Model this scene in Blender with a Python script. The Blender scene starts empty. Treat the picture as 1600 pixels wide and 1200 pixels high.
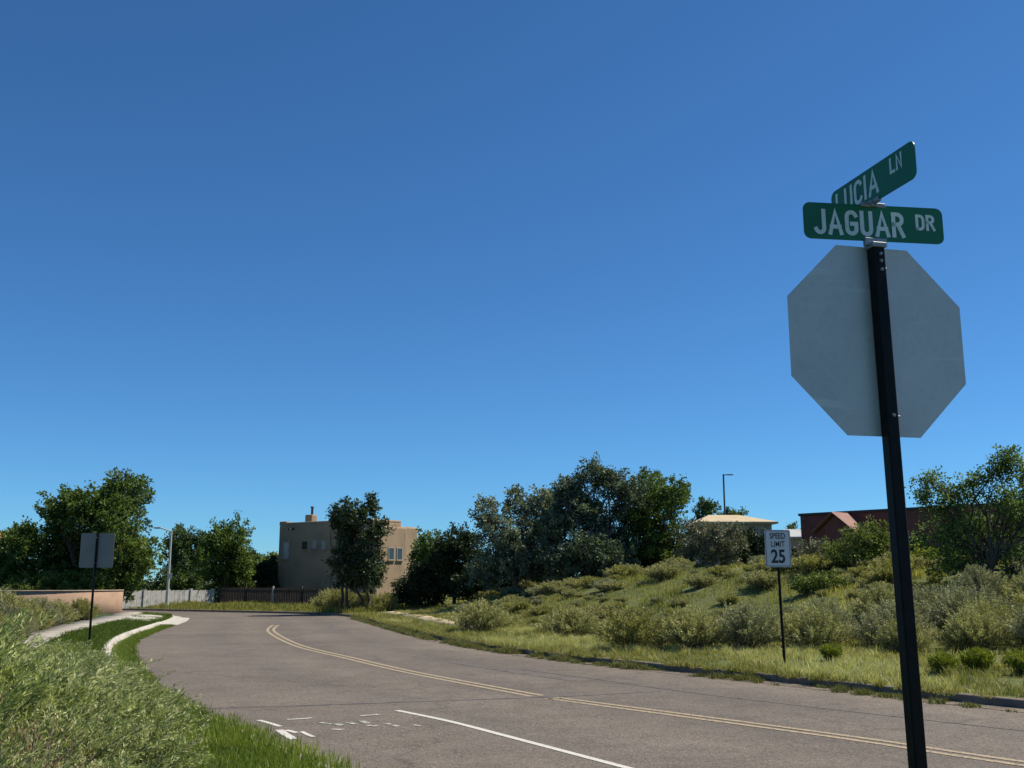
import bpy, bmesh, math
import numpy as np
from mathutils import Vector, Matrix

# ------------------------------------------------------------------ camera, sky, sun, exposure
SC = bpy.context.scene
COL = SC.collection
EYE = 1.9
PITCH = math.atan(308/1600)
cam = bpy.data.cameras.new('camera'); cam.sensor_width = 36; cam.lens = 36; cam.clip_start = .05; cam.clip_end = 20000
cam_o = bpy.data.objects.new('camera', cam); COL.objects.link(cam_o)
cam_o.location = (0, 0, EYE); cam_o.rotation_euler = (math.pi/2 + PITCH, 0, 0)
SC.camera = cam_o
SUN_EL, SUN_ROT = math.radians(54), math.radians(77)
world = bpy.data.worlds.new('World'); SC.world = world; world.use_nodes = True
wn = world.node_tree
sky = wn.nodes.new('ShaderNodeTexSky'); sky.sky_type = 'NISHITA'; sky.sun_disc = False
sky.sun_elevation = SUN_EL; sky.sun_rotation = SUN_ROT
sky.altitude = 2000; sky.air_density = 1.0; sky.dust_density = 0.4; sky.ozone_density = 3.0
tintn = wn.nodes.new('ShaderNodeMix'); tintn.data_type = 'RGBA'; tintn.blend_type = 'MULTIPLY'   # clear high desert air: deeper blue all over
tintn.inputs[0].default_value = 1; tintn.inputs[7].default_value = (.46, .89, 1.21, 1)
wn.links.new(sky.outputs[0], tintn.inputs[6]); wn.links.new(tintn.outputs[2], wn.nodes['Background'].inputs[0])
wn.nodes['Background'].inputs[1].default_value = 0.082
sun = bpy.data.lights.new('sun', 'SUN'); sun.energy = 5.0; sun.angle = math.radians(.53); sun.color = (1, .92, .78)
sun_o = bpy.data.objects.new('sun', sun); COL.objects.link(sun_o)
sdir = Vector((math.sin(SUN_ROT)*math.cos(SUN_EL), math.cos(SUN_ROT)*math.cos(SUN_EL), math.sin(SUN_EL)))
sun_o.rotation_euler = sdir.to_track_quat('Z', 'Y').to_euler(); sun_o.location = sdir*60
SC.view_settings.view_transform = 'Standard'; SC.view_settings.look = 'None'
SC.view_settings.exposure = 0.28; SC.view_settings.gamma = 1; SC.view_settings.use_curve_mapping = False

# ------------------------------------------------------------------ material helpers
def nt(name):
    m = bpy.data.materials.new(name); m.use_nodes = True
    t = m.node_tree; return m, t, t.nodes, t.links, t.nodes['Principled BSDF']
def noise(N, L, scale, detail=4, rough=.55, vec=None, dim='3D'):
    n = N.new('ShaderNodeTexNoise'); n.inputs['Scale'].default_value = scale
    n.inputs['Detail'].default_value = detail; n.inputs['Roughness'].default_value = rough
    if vec is not None: L.new(vec, n.inputs['Vector'])
    return n.outputs['Fac']
def ramp(N, L, fac, stops):
    r = N.new('ShaderNodeValToRGB'); e = r.color_ramp.elements
    while len(e) < len(stops): e.new(.5)
    for i, (p, c) in enumerate(stops):
        e[i].position = p; e[i].color = (*c, 1) if len(c) == 3 else c
    L.new(fac, r.inputs[0]); return r.outputs[0]
def mixc(N, L, fac, a, b, mode='MIX'):
    m = N.new('ShaderNodeMix'); m.data_type = 'RGBA'; m.blend_type = mode
    for sock, v in ((m.inputs[0], fac), (m.inputs[6], a), (m.inputs[7], b)):
        if isinstance(v, (int, float)): sock.default_value = v
        elif isinstance(v, tuple): sock.default_value = (*v, 1)
        else: L.new(v, sock)
    return m.outputs[2]
def wpos(N):
    return N.new('ShaderNodeNewGeometry').outputs['Position']
def bump(N, L, b, h, strength=.3, dist=.02):
    n = N.new('ShaderNodeBump'); n.inputs['Strength'].default_value = strength; n.inputs['Distance'].default_value = dist
    L.new(h, n.inputs['Height']); L.new(n.outputs[0], b.inputs['Normal'])

def plain(name, c, rough=.6, metal=0., var=.12, scale=6., bmp=0., spec=.5):
    m, t, N, L, b = nt(name)
    f = noise(N, L, scale, 5, .6, wpos(N))
    c2 = tuple(max(0, x*(1-2*var)) for x in c); c3 = tuple(min(1, x*(1+var)) for x in c)
    L.new(ramp(N, L, f, [(.3, c2), (.5, c), (.75, c3)]), b.inputs['Base Color'])
    b.inputs['Roughness'].default_value = rough; b.inputs['Metallic'].default_value = metal
    b.inputs['Specular IOR Level'].default_value = spec
    if bmp: bump(N, L, b, noise(N, L, scale*8, 3, .6, wpos(N)), .4, bmp)
    return m

def leafmat(name, dark, mid, light, trans=.35, rough=.55):
    """foliage: colour from the leaf's own tint value, partly translucent"""
    m, t, N, L, b = nt(name)
    a = N.new('ShaderNodeAttribute'); a.attribute_name = 'tint'
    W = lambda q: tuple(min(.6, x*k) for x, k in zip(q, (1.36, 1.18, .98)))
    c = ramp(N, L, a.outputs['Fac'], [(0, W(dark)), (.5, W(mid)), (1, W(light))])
    L.new(c, b.inputs['Base Color']); b.inputs['Roughness'].default_value = rough
    b.inputs['Specular IOR Level'].default_value = .3
    tr = N.new('ShaderNodeBsdfTranslucent')
    L.new(mixc(N, L, 1., c, (1.0, 1.12, .55), 'MULTIPLY'), tr.inputs['Color'])
    mx = N.new('ShaderNodeMixShader'); mx.inputs[0].default_value = trans
    L.new(b.outputs[0], mx.inputs[1]); L.new(tr.outputs[0], mx.inputs[2])
    L.new(mx.outputs[0], N['Material Output'].inputs[0])
    return m

M = {}
# earth: mottled dry soil, straw and low green growth
def earthmat(name, soil, straw, green, gbias):
    m, t, N, L, b = nt(name); p = wpos(N)
    big = noise(N, L, .35, 4, .6, p); med = noise(N, L, 2.3, 5, .65, p); fine = noise(N, L, 22, 4, .7, p)
    c1 = mixc(N, L, ramp(N, L, med, [(.4, (0, 0, 0)), (.6, (1, 1, 1))]), soil, straw)
    g = N.new('ShaderNodeMath'); g.operation = 'ADD'; L.new(big, g.inputs[0]); L.new(med, g.inputs[1])
    g2 = N.new('ShaderNodeMath'); g2.operation = 'ADD'; L.new(g.outputs[0], g2.inputs[0]); g2.inputs[1].default_value = gbias - .5
    c2 = mixc(N, L, ramp(N, L, g2.outputs[0], [(.4, (0, 0, 0)), (.62, (1, 1, 1))]), c1, green)
    c3 = mixc(N, L, ramp(N, L, fine, [(.35, (.55, .55, .55)), (.65, (1, 1, 1))]), (0, 0, 0), c2, 'MULTIPLY')
    c3 = mixc(N, L, 1., c2, ramp(N, L, fine, [(.3, (.6, .6, .6)), (.7, (1.1, 1.1, 1.1))]), 'MULTIPLY')
    L.new(c3, b.inputs['Base Color']); b.inputs['Roughness'].default_value = .95
    b.inputs['Specular IOR Level'].default_value = .15
    bump(N, L, b, fine, .8, .05)
    return m
M['hill'] = earthmat('hill_earth', (.27, .21, .13), (.40, .33, .18), (.15, .17, .06), .48)
M['bank'] = earthmat('bank_earth', (.16, .125, .085), (.24, .20, .12), (.06, .10, .03), .55)
M['ground'] = earthmat('plain_earth', (.19, .15, .10), (.25, .21, .13), (.08, .10, .04), .4)

def asphalt():
    m, t, N, L, b = nt('asphalt'); p = wpos(N)
    big = noise(N, L, .22, 4, .6, p); med = noise(N, L, 1.6, 5, .65, p)
    v = N.new('ShaderNodeTexVoronoi'); v.inputs['Scale'].default_value = 58; L.new(p, v.inputs['Vector'])
    v2 = N.new('ShaderNodeTexVoronoi'); v2.inputs['Scale'].default_value = 26; L.new(p, v2.inputs['Vector'])
    grain = noise(N, L, 34, 4, .75, p)
    base = ramp(N, L, big, [(.3, (.150, .128, .106)), (.55, (.182, .156, .129)), (.75, (.206, .178, .148))])
    c = mixc(N, L, 1., base, ramp(N, L, med, [(.3, (.84, .84, .84)), (.7, (1.10, 1.10, 1.10))]), 'MULTIPLY')
    la = N.new('ShaderNodeAttribute'); la.attribute_name = 'lat'      # worn wheel paths and the oily strip between them
    wob = N.new('ShaderNodeMath'); wob.operation = 'MULTIPLY_ADD'; L.new(med, wob.inputs[0]); wob.inputs[1].default_value = .05; L.new(la.outputs['Fac'], wob.inputs[2])
    wp = ramp(N, L, wob.outputs[0], [(0, (.95, .95, .95)), (.22, (1.05, 1.04, 1.03)), (.34, (.90, .90, .91)), (.44, (1.05, 1.04, 1.02)), (.58, (.88, .88, .89)), (.68, (1.02, 1.01, 1.0)), (.78, (.87, .87, .88)), (.9, (1.02, 1.01, 1.0)), (.97, (1.12, 1.10, 1.06))])
    c = mixc(N, L, 1., c, wp, 'MULTIPLY')
    st = ramp(N, L, v.outputs['Color'], [(.05, (.42, .42, .42)), (.5, (.95, .95, .95)), (.9, (1.3, 1.26, 1.2)), (1., (2.6, 2.45, 2.2))])
    c = mixc(N, L, .8, c, st, 'MULTIPLY')
    st2 = ramp(N, L, v2.outputs['Color'], [(.08, (.6, .6, .6)), (.3, (1, 1, 1)), (.85, (1.0, 1.0, 1.0)), (1., (1.7, 1.62, 1.5))])
    c = mixc(N, L, .8, c, st2, 'MULTIPLY')
    c = mixc(N, L, 1., c, ramp(N, L, grain, [(.28, (.66, .66, .66)), (.72, (1.25, 1.25, 1.25))]), 'MULTIPLY')
    oil = noise(N, L, .8, 6, .7, p)
    c = mixc(N, L, 1., c, ramp(N, L, oil, [(.24, (.72, .72, .73)), (.36, (1, 1, 1))]), 'MULTIPLY')
    wb = N.new('ShaderNodeTexNoise'); wb.inputs['Scale'].default_value = .9; wb.inputs['Detail'].default_value = 5; L.new(p, wb.inputs['Vector'])
    add = N.new('ShaderNodeVectorMath'); add.operation = 'MULTIPLY_ADD'; L.new(wb.outputs['Color'], add.inputs[0]); add.inputs[1].default_value = (1.6, 1.6, 0); L.new(p, add.inputs[2])
    cr = N.new('ShaderNodeTexVoronoi'); cr.feature = 'DISTANCE_TO_EDGE'; cr.inputs['Scale'].default_value = .16; L.new(add.outputs[0], cr.inputs['Vector'])
    c = mixc(N, L, 1., c, ramp(N, L, cr.outputs['Distance'], [(0, (.76, .75, .74)), (.003, (.9, .9, .89)), (.005, (1, 1, 1))]), 'MULTIPLY')
    L.new(c, b.inputs['Base Color']); b.inputs['Roughness'].default_value = .85; b.inputs['Specular IOR Level'].default_value = .25
    bump(N, L, b, v.outputs['Distance'], .6, .009)
    return m
M['asphalt'] = asphalt()
def worn(name, c, amount, scale=14):
    """worn road paint: chipped to the asphalt by noise"""
    m, t, N, L, b = nt(name); p = wpos(N)
    f = noise(N, L, scale, 6, .75, p); g = noise(N, L, 70, 3, .7, p)
    s = N.new('ShaderNodeMath'); s.operation = 'MULTIPLY_ADD'; L.new(g, s.inputs[0]); s.inputs[1].default_value = .5; L.new(f, s.inputs[2])
    k = ramp(N, L, s.outputs[0], [(amount, (0, 0, 0)), (amount+.12, (1, 1, 1))])
    L.new(mixc(N, L, k, (.145, .13, .118), c), b.inputs['Base Color']); b.inputs['Roughness'].default_value = .75
    return m
M['yellow'] = worn('yellow_paint', (.40, .31, .18), .64)
M['white'] = worn('white_paint', (.56, .54, .48), .56)
M['whitelow'] = worn('white_paint_flaked', (.52, .50, .44), .70, 9)
M['tar'] = plain('tar_seal', (.07, .064, .06), .7, var=.3, scale=3)
M['tarlight'] = plain('tar_seal_faded', (.12, .104, .09), .75, var=.25, scale=3)
M['concrete'] = plain('concrete', (.46, .43, .37), .85, var=.18, scale=2.2, bmp=.004)
M['concrete_path'] = plain('concrete_path', (.33, .30, .25), .9, var=.2, scale=2.2, bmp=.004)
M['concrete_old'] = plain('concrete_weathered', (.17, .135, .10), .9, var=.3, scale=2.5, bmp=.006)
M['alu'] = plain('bare_aluminium', (.30, .33, .345), .52, .25, var=.05, scale=2.5)
M['alu_back'] = plain('sign_back_grey', (.25, .22, .20), .6, .1, var=.06, scale=2)
M['green'] = plain('sign_green', (.004, .135, .046), .42, var=.1, scale=5)
M['letter'] = plain('letter_white', (.72, .73, .68), .45, var=.06, scale=20)
M['red'] = plain('sign_red', (.45, .02, .02), .4, var=.05)
M['signwhite'] = plain('sign_white', (.55, .56, .56), .45, var=.05, scale=4)
M['black'] = plain('sign_black', (.012, .012, .012), .5, var=.1)
M['post'] = plain('black_post_paint', (.006, .0057, .0055), .45, .0, var=.4, scale=18, bmp=.001, spec=.14)
M['steel'] = plain('galvanised_steel', (.30, .29, .28), .5, .6, var=.15, scale=12)
M['stucco'] = plain('tan_stucco', (.32, .23, .145), .92, var=.13, scale=.8, bmp=.01)
M['wallstucco'] = plain('tan_wall_stucco', (.33, .215, .145), .92, var=.16, scale=1.1, bmp=.01)
M['wallcap'] = plain('wall_coping', (.34, .25, .18), .9, var=.15, scale=2)
M['maroon'] = plain('maroon_wall', (.16, .052, .045), .85, var=.15, scale=1.5)
M['darktrim'] = plain('dark_trim', (.025, .025, .028), .6)
M['roofred'] = plain('rust_roof', (.24, .11, .08), .7, var=.12, scale=2)
M['tanroof'] = plain('tan_roof', (.52, .41, .25), .8, var=.12, scale=1)
M['beige'] = plain('beige_wall', (.36, .33, .28), .9, var=.08, scale=1)
M['greyroof'] = plain('grey_roof', (.42, .42, .42), .7, var=.08, scale=1)
M['tile'] = plain('terracotta_tile', (.42, .19, .11), .8, var=.2, scale=3)
M['palewall'] = plain('pale_wall', (.55, .54, .50), .9, var=.06, scale=1)
M['lamp'] = plain('lamp_pole_grey', (.47, .48, .44), .5, .2, var=.06, scale=2)
M['lampdark'] = plain('lamp_pole_dark', (.07, .09, .10), .5, .3)
M['wood'] = plain('weathered_grey_wood', (.40, .39, .37), .9, var=.22, scale=3, bmp=.01)
M['darkwood'] = plain('dark_wood', (.06, .045, .035), .9, var=.25, scale=3)
M['bark'] = plain('bark', (.09, .07, .052), .95, var=.3, scale=9, bmp=.02)
M['barkgrey'] = plain('grey_bark', (.15, .13, .105), .95, var=.3, scale=9, bmp=.02)
M['stem'] = plain('dry_stems', (.17, .14, .095), .9, var=.3, scale=14)
def glass(name, c):
    m, t, N, L, b = nt(name)
    b.inputs['Base Color'].default_value = (*c, 1); b.inputs['Roughness'].default_value = .08; b.inputs['Specular IOR Level'].default_value = .8
    return m
M['pane'] = glass('window_glass', (.02, .025, .03)); M['paneblock'] = glass('glass_block', (.33, .31, .28)); M['paneblock'].node_tree.nodes['Principled BSDF'].inputs['Roughness'].default_value = .35
def blockwall():
    m, t, N, L, b = nt('tan_block_wall')
    tc = N.new('ShaderNodeTexCoord')
    br = N.new('ShaderNodeTexBrick'); br.inputs['Scale'].default_value = 1; br.inputs['Brick Width'].default_value = .4; br.inputs['Row Height'].default_value = .1
    br.inputs['Mortar Size'].default_value = .008
    br.inputs['Color1'].default_value = (.36, .225, .15, 1); br.inputs['Color2'].default_value = (.29, .175, .115, 1); br.inputs['Mortar'].default_value = (.33, .26, .2, 1)
    mp = N.new('ShaderNodeMapping'); mp.inputs['Rotation'].default_value = (math.pi/2, 0, 0); L.new(tc.outputs['Object'], mp.inputs[0]); L.new(mp.outputs[0], br.inputs['Vector'])
    f = noise(N, L, 2.5, 4, .6, wpos(N))
    L.new(mixc(N, L, 1., br.outputs['Color'], ramp(N, L, f, [(.3, (.75, .75, .75)), (.7, (1.15, 1.1, 1.05))]), 'MULTIPLY'), b.inputs['Base Color'])
    b.inputs['Roughness'].default_value = .92
    bump(N, L, b, br.outputs['Fac'], -.6, .01)
    return m
M['block'] = blockwall()
# foliage
M['lf_elm'] = leafmat('elm_leaves', (.024, .046, .013), (.075, .13, .034), (.15, .225, .055), .38)
M['lf_dark'] = leafmat('evergreen_leaves', (.010, .022, .011), (.024, .045, .020), (.045, .075, .032), .2)
M['lf_far'] = leafmat('far_tree_leaves', (.024, .048, .020), (.058, .104, .04), (.115, .18, .07), .35)
M['lf_hse'] = leafmat('locust_leaves', (.014, .030, .017), (.034, .064, .034), (.085, .12, .06), .28)
M['lf_olive'] = leafmat('olive_leaves', (0.036, 0.056, 0.040), (0.114, 0.156, 0.122), (0.288, 0.350, 0.281), .25)
M['lf_olive2'] = leafmat('olive_leaves_dark', (0.025, 0.046, 0.034), (0.071, 0.110, 0.082), (0.190, 0.256, 0.192), .25)
M['lf_grey'] = leafmat('grey_brush_leaves', (.06, .070, .050), (.125, .142, .105), (.22, .24, .18), .2)
M['lf_light'] = leafmat('light_bush_leaves', (0.047, 0.081, 0.019), (0.108, 0.155, 0.041), (0.203, 0.257, 0.074), .35)
M['lf_yel'] = leafmat('yellow_bush_leaves', (0.062, 0.094, 0.010), (0.144, 0.188, 0.019), (0.250, 0.300, 0.037), .4)
M['lf_right'] = leafmat('siberian_elm_leaves', (.035, .07, .022), (.085, .145, .05), (.17, .25, .09), .42)
M['lf_sage'] = leafmat('sage_leaves', (0.105, 0.126, 0.061), (0.238, 0.268, 0.138), (0.431, 0.462, 0.259), .25)
M['lf_sagegrey'] = leafmat('grey_sage_leaves', (0.095, 0.116, 0.083), (0.196, 0.230, 0.159), (0.336, 0.372, 0.260), .24)
M['lf_sagegreen'] = leafmat('green_sage_leaves', (0.088, 0.113, 0.043), (0.203, 0.228, 0.088), (0.353, 0.366, 0.160), .28)
M['lf_mound'] = leafmat('mound_leaves', (0.110, 0.131, 0.069), (0.220, 0.243, 0.125), (0.416, 0.427, 0.263), .28)
M['lf_fore'] = leafmat('feathery_shrub_leaves', (.07, .075, .042), (.185, .25, .118), (.43, .51, .29), .32)
M['lf_fore2'] = leafmat('feathery_shrub_leaves_green', (.06, .072, .032), (.165, .235, .09), (.39, .48, .22), .34)
M['lf_drytwig'] = leafmat('dry_leaves', (.09, .075, .045), (.20, .17, .10), (.34, .30, .19), .2)
M['lf_cham'] = leafmat('chamisa_leaves', (.05, .085, .012), (.13, .18, .025), (.22, .27, .05), .35)
M['gr_lawn'] = leafmat('lawn_grass', (0.059, 0.101, 0.018), (0.135, 0.207, 0.039), (0.259, 0.322, 0.083), .45)
M['gr_dry'] = leafmat('dry_grass', (0.134, 0.164, 0.054), (0.268, 0.270, 0.107), (0.607, 0.475, 0.268), .35)
M['gr_hill'] = leafmat('hill_grass', (0.123, 0.144, 0.041), (0.271, 0.283, 0.089), (0.517, 0.437, 0.194), .38)
M['gr_weed'] = leafmat('gutter_weeds', (0.052, 0.072, 0.026), (0.117, 0.143, 0.052), (0.247, 0.234, 0.117), .3)

# ------------------------------------------------------------------ object helpers
def link(o, parent=None):
    COL.objects.link(o)
    if parent is not None: o.parent = parent
    return o
def obj(name, me, mat=None, parent=None):
    if mat is not None and not me.materials: me.materials.append(M[mat] if isinstance(mat, str) else mat)
    return link(bpy.data.objects.new(name, me), parent)
def tag(o, label, cat, group=None):
    o['label'] = label; o['category'] = cat
    if group: o['group'] = group
    return o
def thing(name, label, cat, loc=(0, 0, 0), rz=0., group=None):
    o = link(bpy.data.objects.new(name, None)); o.location = loc; o.rotation_euler = (0, 0, rz); o.empty_display_size = .3
    return tag(o, label, cat, group)
def kind(o, k): o['kind'] = k; return o
def from_np(name, V, F, mat, parent=None, tint=None, smooth=False):
    """V (n,3), F (m,3|4) arrays -> one mesh object"""
    V = np.asarray(V, np.float32); F = np.asarray(F, np.int32); k = F.shape[1]
    me = bpy.data.meshes.new(name); me.vertices.add(len(V)); me.vertices.foreach_set('co', V.ravel())
    me.loops.add(F.size); me.loops.foreach_set('vertex_index', F.ravel())
    me.polygons.add(len(F)); me.polygons.foreach_set('loop_start', np.arange(0, F.size, k, dtype=np.int32))
    me.polygons.foreach_set('loop_total', np.full(len(F), k, np.int32))
    if smooth: me.polygons.foreach_set('use_smooth', np.ones(len(F), bool))
    if tint is not None:
        a = me.attributes.new('tint', 'FLOAT', 'POINT'); a.data.foreach_set('value', np.asarray(tint, np.float32))
    me.update(calc_edges=True)
    return obj(name, me, mat, parent)
def bm_obj(name, bm, mat, parent=None, smooth=False):
    me = bpy.data.meshes.new(name); bm.normal_update(); bm.to_mesh(me); bm.free()
    if smooth:
        for p in me.polygons: p.use_smooth = True
    return obj(name, me, mat, parent)
def box(bm, c, s, rz=0., bevel=0.):
    r = bmesh.ops.create_cube(bm, size=1)
    vs = r['verts']
    bmesh.ops.scale(bm, vec=s, verts=vs)
    if bevel:
        es = list({e for v in vs for e in v.link_edges})
        rb = bmesh.ops.bevel(bm, geom=es, offset=bevel, segments=2, affect='EDGES', profile=.5)
        vs = list({v for f in rb['faces'] for v in f.verts} | {v for v in vs if v.is_valid})
    if rz: bmesh.ops.rotate(bm, cent=(0, 0, 0), matrix=Matrix.Rotation(rz, 3, 'Z'), verts=vs)
    bmesh.ops.translate(bm, vec=c, verts=vs)
def box_obj(name, c, s, mat, parent=None, rz=0., bevel=0.):
    bm = bmesh.new(); box(bm, c, s, rz, bevel); return bm_obj(name, bm, mat, parent)
def prism(name, outline, y0, y1, mat, parent=None, bevel=0.):
    """outline in x,z extruded along y"""
    bm = bmesh.new(); n = len(outline)
    a = [bm.verts.new((x, y0, z)) for x, z in outline]; b = [bm.verts.new((x, y1, z)) for x, z in outline]
    bm.faces.new(a); bm.faces.new(b[::-1])
    for i in range(n): bm.faces.new((a[i], b[i], b[(i+1) % n], a[(i+1) % n]))
    bmesh.ops.recalc_face_normals(bm, faces=bm.faces)
    return bm_obj(name, bm, mat, parent)
def tube_np(pts, rad, k=6):
    """tapered tube along a polyline"""
    pts = np.asarray(pts, float); n = len(pts); rad = np.broadcast_to(np.asarray(rad, float), (n,))
    d = np.gradient(pts, axis=0); d /= np.linalg.norm(d, axis=1, keepdims=True)+1e-9
    up = np.where(np.abs(d[:, 2:3]) > .9, np.array([[1., 0, 0]]), np.array([[0, 0, 1.]]))
    a = np.cross(d, up); a /= np.linalg.norm(a, axis=1, keepdims=True)+1e-9; b = np.cross(d, a)
    t = np.linspace(0, 2*np.pi, k, endpoint=False)
    V = pts[:, None]+rad[:, None, None]*(a[:, None]*np.cos(t)[None, :, None]+b[:, None]*np.sin(t)[None, :, None])
    i = np.arange(n-1)[:, None]*k; j = np.arange(k)[None]; jn = (j+1) % k
    F = np.stack([i+j, i+jn, i+k+jn, i+k+j], -1).reshape(-1, 4)
    return V.reshape(-1, 3), F
def join_np(parts):
    V, F, o = [], [], 0
    for v, f in parts: V.append(v); F.append(f+o); o += len(v)
    return np.concatenate(V), np.concatenate(F)
def cyl(name, p0, p1, r0, r1, mat, parent=None, k=16):
    V, F = tube_np([p0, p1], [r0, r1], k)
    bm = bmesh.new(); vs = [bm.verts.new(v) for v in V]
    for f in F: bm.faces.new([vs[i] for i in f])
    bm.faces.new(vs[:k][::-1]); bm.faces.new(vs[k:])
    bmesh.ops.recalc_face_normals(bm, faces=bm.faces)
    return bm_obj(name, bm, mat, parent)
def rounded(w, h, r, n=5):
    P = []
    for cx, cz, a0 in ((w/2-r, h/2-r, 0), (-w/2+r, h/2-r, 90), (-w/2+r, -h/2+r, 180), (w/2-r, -h/2+r, 270)):
        for i in range(n+1):
            a = math.radians(a0+90*i/n); P.append((cx+r*math.cos(a), cz+r*math.sin(a)))
    return P
def text(name, s, size, xs, loc, mat, parent, flip=False, bold=0., align='CENTER', space=1.):
    """lettering as real flat mesh, standing in the x-z plane, facing -y"""
    cu = bpy.data.curves.new(name, 'FONT'); cu.body = s; cu.size = size; cu.align_x = align; cu.align_y = 'CENTER'
    cu.extrude = .0006; cu.offset = bold; cu.space_character = space; cu.resolution_u = 4
    o = bpy.data.objects.new(name, cu); COL.objects.link(o); bpy.context.view_layer.update()
    me = bpy.data.meshes.new_from_object(o.evaluated_get(bpy.context.evaluated_depsgraph_get()))
    bpy.data.objects.remove(o); bpy.data.curves.remove(cu)
    R = Matrix.Rotation(math.pi/2, 4, 'X')
    me.transform(R @ Matrix.Diagonal((xs, 1, 1, 1)))
    if flip: me.transform(Matrix.Rotation(math.pi, 4, 'Z'))
    me.transform(Matrix.Translation(loc)); me.name = name
    me.materials.clear()
    return obj(name, me, mat, parent)

def arc(cx, cz, rx, rz, a0, a1, n=7):
    return [(cx+rx*math.cos(math.radians(a0+(a1-a0)*i/n)), cz+rz*math.sin(math.radians(a0+(a1-a0)*i/n))) for i in range(n+1)]
GLYPH = {  # centre lines of road sign capitals: (width, strokes)
    'J': (.40, [[(.40, 1)]+arc(.2, .2, .2, .2, 0, -165)]),
    'A': (.54, [[(0, 0), (.27, 1), (.54, 0)], [(.08, .29), (.46, .29)]]),
    'G': (.46, [arc(.23, .77, .23, .23, 20, 180)+arc(.23, .23, .23, .23, 180, 360)+[(.46, .46), (.25, .46)]]),
    'U': (.44, [[(0, 1)]+arc(.22, .22, .22, .22, 180, 360)+[(.44, 1)]]),
    'R': (.44, [[(0, 0), (0, 1), (.2, 1)]+arc(.2, .76, .23, .24, 90, -90)+[(0, .52)], [(.22, .52), (.46, 0)]]),
    'L': (.38, [[(0, 1), (0, 0), (.38, 0)]]), 'I': (.0, [[(0, 0), (0, 1)]]),
    'C': (.44, [arc(.22, .77, .22, .23, 20, 180)+arc(.22, .23, .22, .23, 180, 340)]),
    'D': (.44, [[(0, 0), (0, 1), (.2, 1)]+arc(.2, .74, .24, .26, 90, 0, 4)+arc(.2, .26, .24, .26, 0, -90, 4)+[(0, 0)]]),
    'N': (.44, [[(0, 0), (0, 1), (.44, 0), (.44, 1)]]),
}
def strokes(name, word, x0, x1, zc, H, t, mat, parent, y, flip=False):
    """lettering cut as uniform strokes, one mesh per word, between x0 and x1"""
    gap = .30; tot = sum(GLYPH[c][0] for c in word)+gap*(len(word)-1); h = H-t; kx = (x1-x0-t)/(tot*h); V, F = [], []; x = x0+t/2; lay = 0
    for c in word:
        w, ps = GLYPH[c]; V, F = [], []
        for p in ps:
            P = np.array([(x+a*h*kx, zc-h/2+b*h) for a, b in p]); P = P[np.concatenate([[True], np.linalg.norm(np.diff(P, axis=0), axis=1) > 1e-5])]; n = len(P); d = np.diff(P, axis=0); d /= np.linalg.norm(d, axis=1, keepdims=True)
            nn = np.column_stack([-d[:, 1], d[:, 0]]); m = np.vstack([nn[:1], nn[:-1]+nn[1:], nn[-1:]]); m /= np.linalg.norm(m, axis=1, keepdims=True)
            dn = np.vstack([nn[:1], nn[1:], nn[-1:]]); k = np.minimum(1/np.maximum((m*dn).sum(1), .3), 1.9)[:, None]
            P[0] -= d[0]*t*.5; P[-1] += d[-1]*t*.5; o = len(V); yy = y-(.00025*(lay % 4)); lay += 1
            for a, b in zip(P+m*k*t/2, P-m*k*t/2): V += [(a[0], yy, a[1]), (b[0], yy, b[1])]
            F += [(o+2*i, o+2*i+1, o+2*i+3, o+2*i+2) for i in range(n-1)]
        x += (w+gap)*h*kx
        V = np.array(V)
        if flip: V = V*np.array([-1, -1, 1])
        from_np(name, V, np.array(F), mat, parent)

rng = np.random.default_rng(11)
_lat = np.random.default_rng(5).random((256, 256))
def vn(x, y, s):
    x = np.asarray(x, float)/s; y = np.asarray(y, float)/s
    xi = np.floor(x).astype(int); yi = np.floor(y).astype(int); fx = x-xi; fy = y-yi
    fx = fx*fx*(3-2*fx); fy = fy*fy*(3-2*fy)
    g = lambda a, b: _lat[a % 256, b % 256]
    return (g(xi, yi)*(1-fx)+g(xi+1, yi)*fx)*(1-fy)+(g(xi, yi+1)*(1-fx)+g(xi+1, yi+1)*fx)*fy
def sst(a, b, x):
    t = np.clip((np.asarray(x, float)-a)/(b-a), 0, 1); return t*t*(3-2*t)
def spline(P, step=.5):
    P = np.asarray(P, float); E0 = 2*P[0]-P[1]; E1 = 2*P[-1]-P[-2]; Q = np.vstack([E0, P, E1]); out = []
    for i in range(1, len(Q)-2):
        p0, p1, p2, p3 = Q[i-1:i+3]; n = max(2, int(np.linalg.norm(p2-p1)/step))
        t = np.linspace(0, 1, n, endpoint=False)[:, None]
        out.append(.5*((2*p1)+(p2-p0)*t+(2*p0-5*p1+4*p2-p3)*t*t+(3*p1-p0-3*p2+p3)*t**3))
    out.append(P[-1:]); return np.concatenate(out)
def normals(P, side):
    d = np.gradient(P, axis=0); d /= np.linalg.norm(d, axis=1, keepdims=True)
    return np.stack([d[:, 1], -d[:, 0]], 1)*side      # side=+1: right of travel
def dist(P, x, y):
    x = np.atleast_1d(np.asarray(x, float)); y = np.atleast_1d(np.asarray(y, float)); out = np.empty(len(x))
    A = P[:-1]; B = P[1:]; AB = B-A; L2 = (AB**2).sum(1)
    for s in range(0, len(x), 4000):
        q = np.stack([x[s:s+4000], y[s:s+4000]], 1)[:, None]
        t = np.clip(((q-A)*AB).sum(2)/L2, 0, 1); out[s:s+4000] = np.sqrt((((A+t[..., None]*AB)-q)**2).sum(2)).min(1)
    return out

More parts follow.
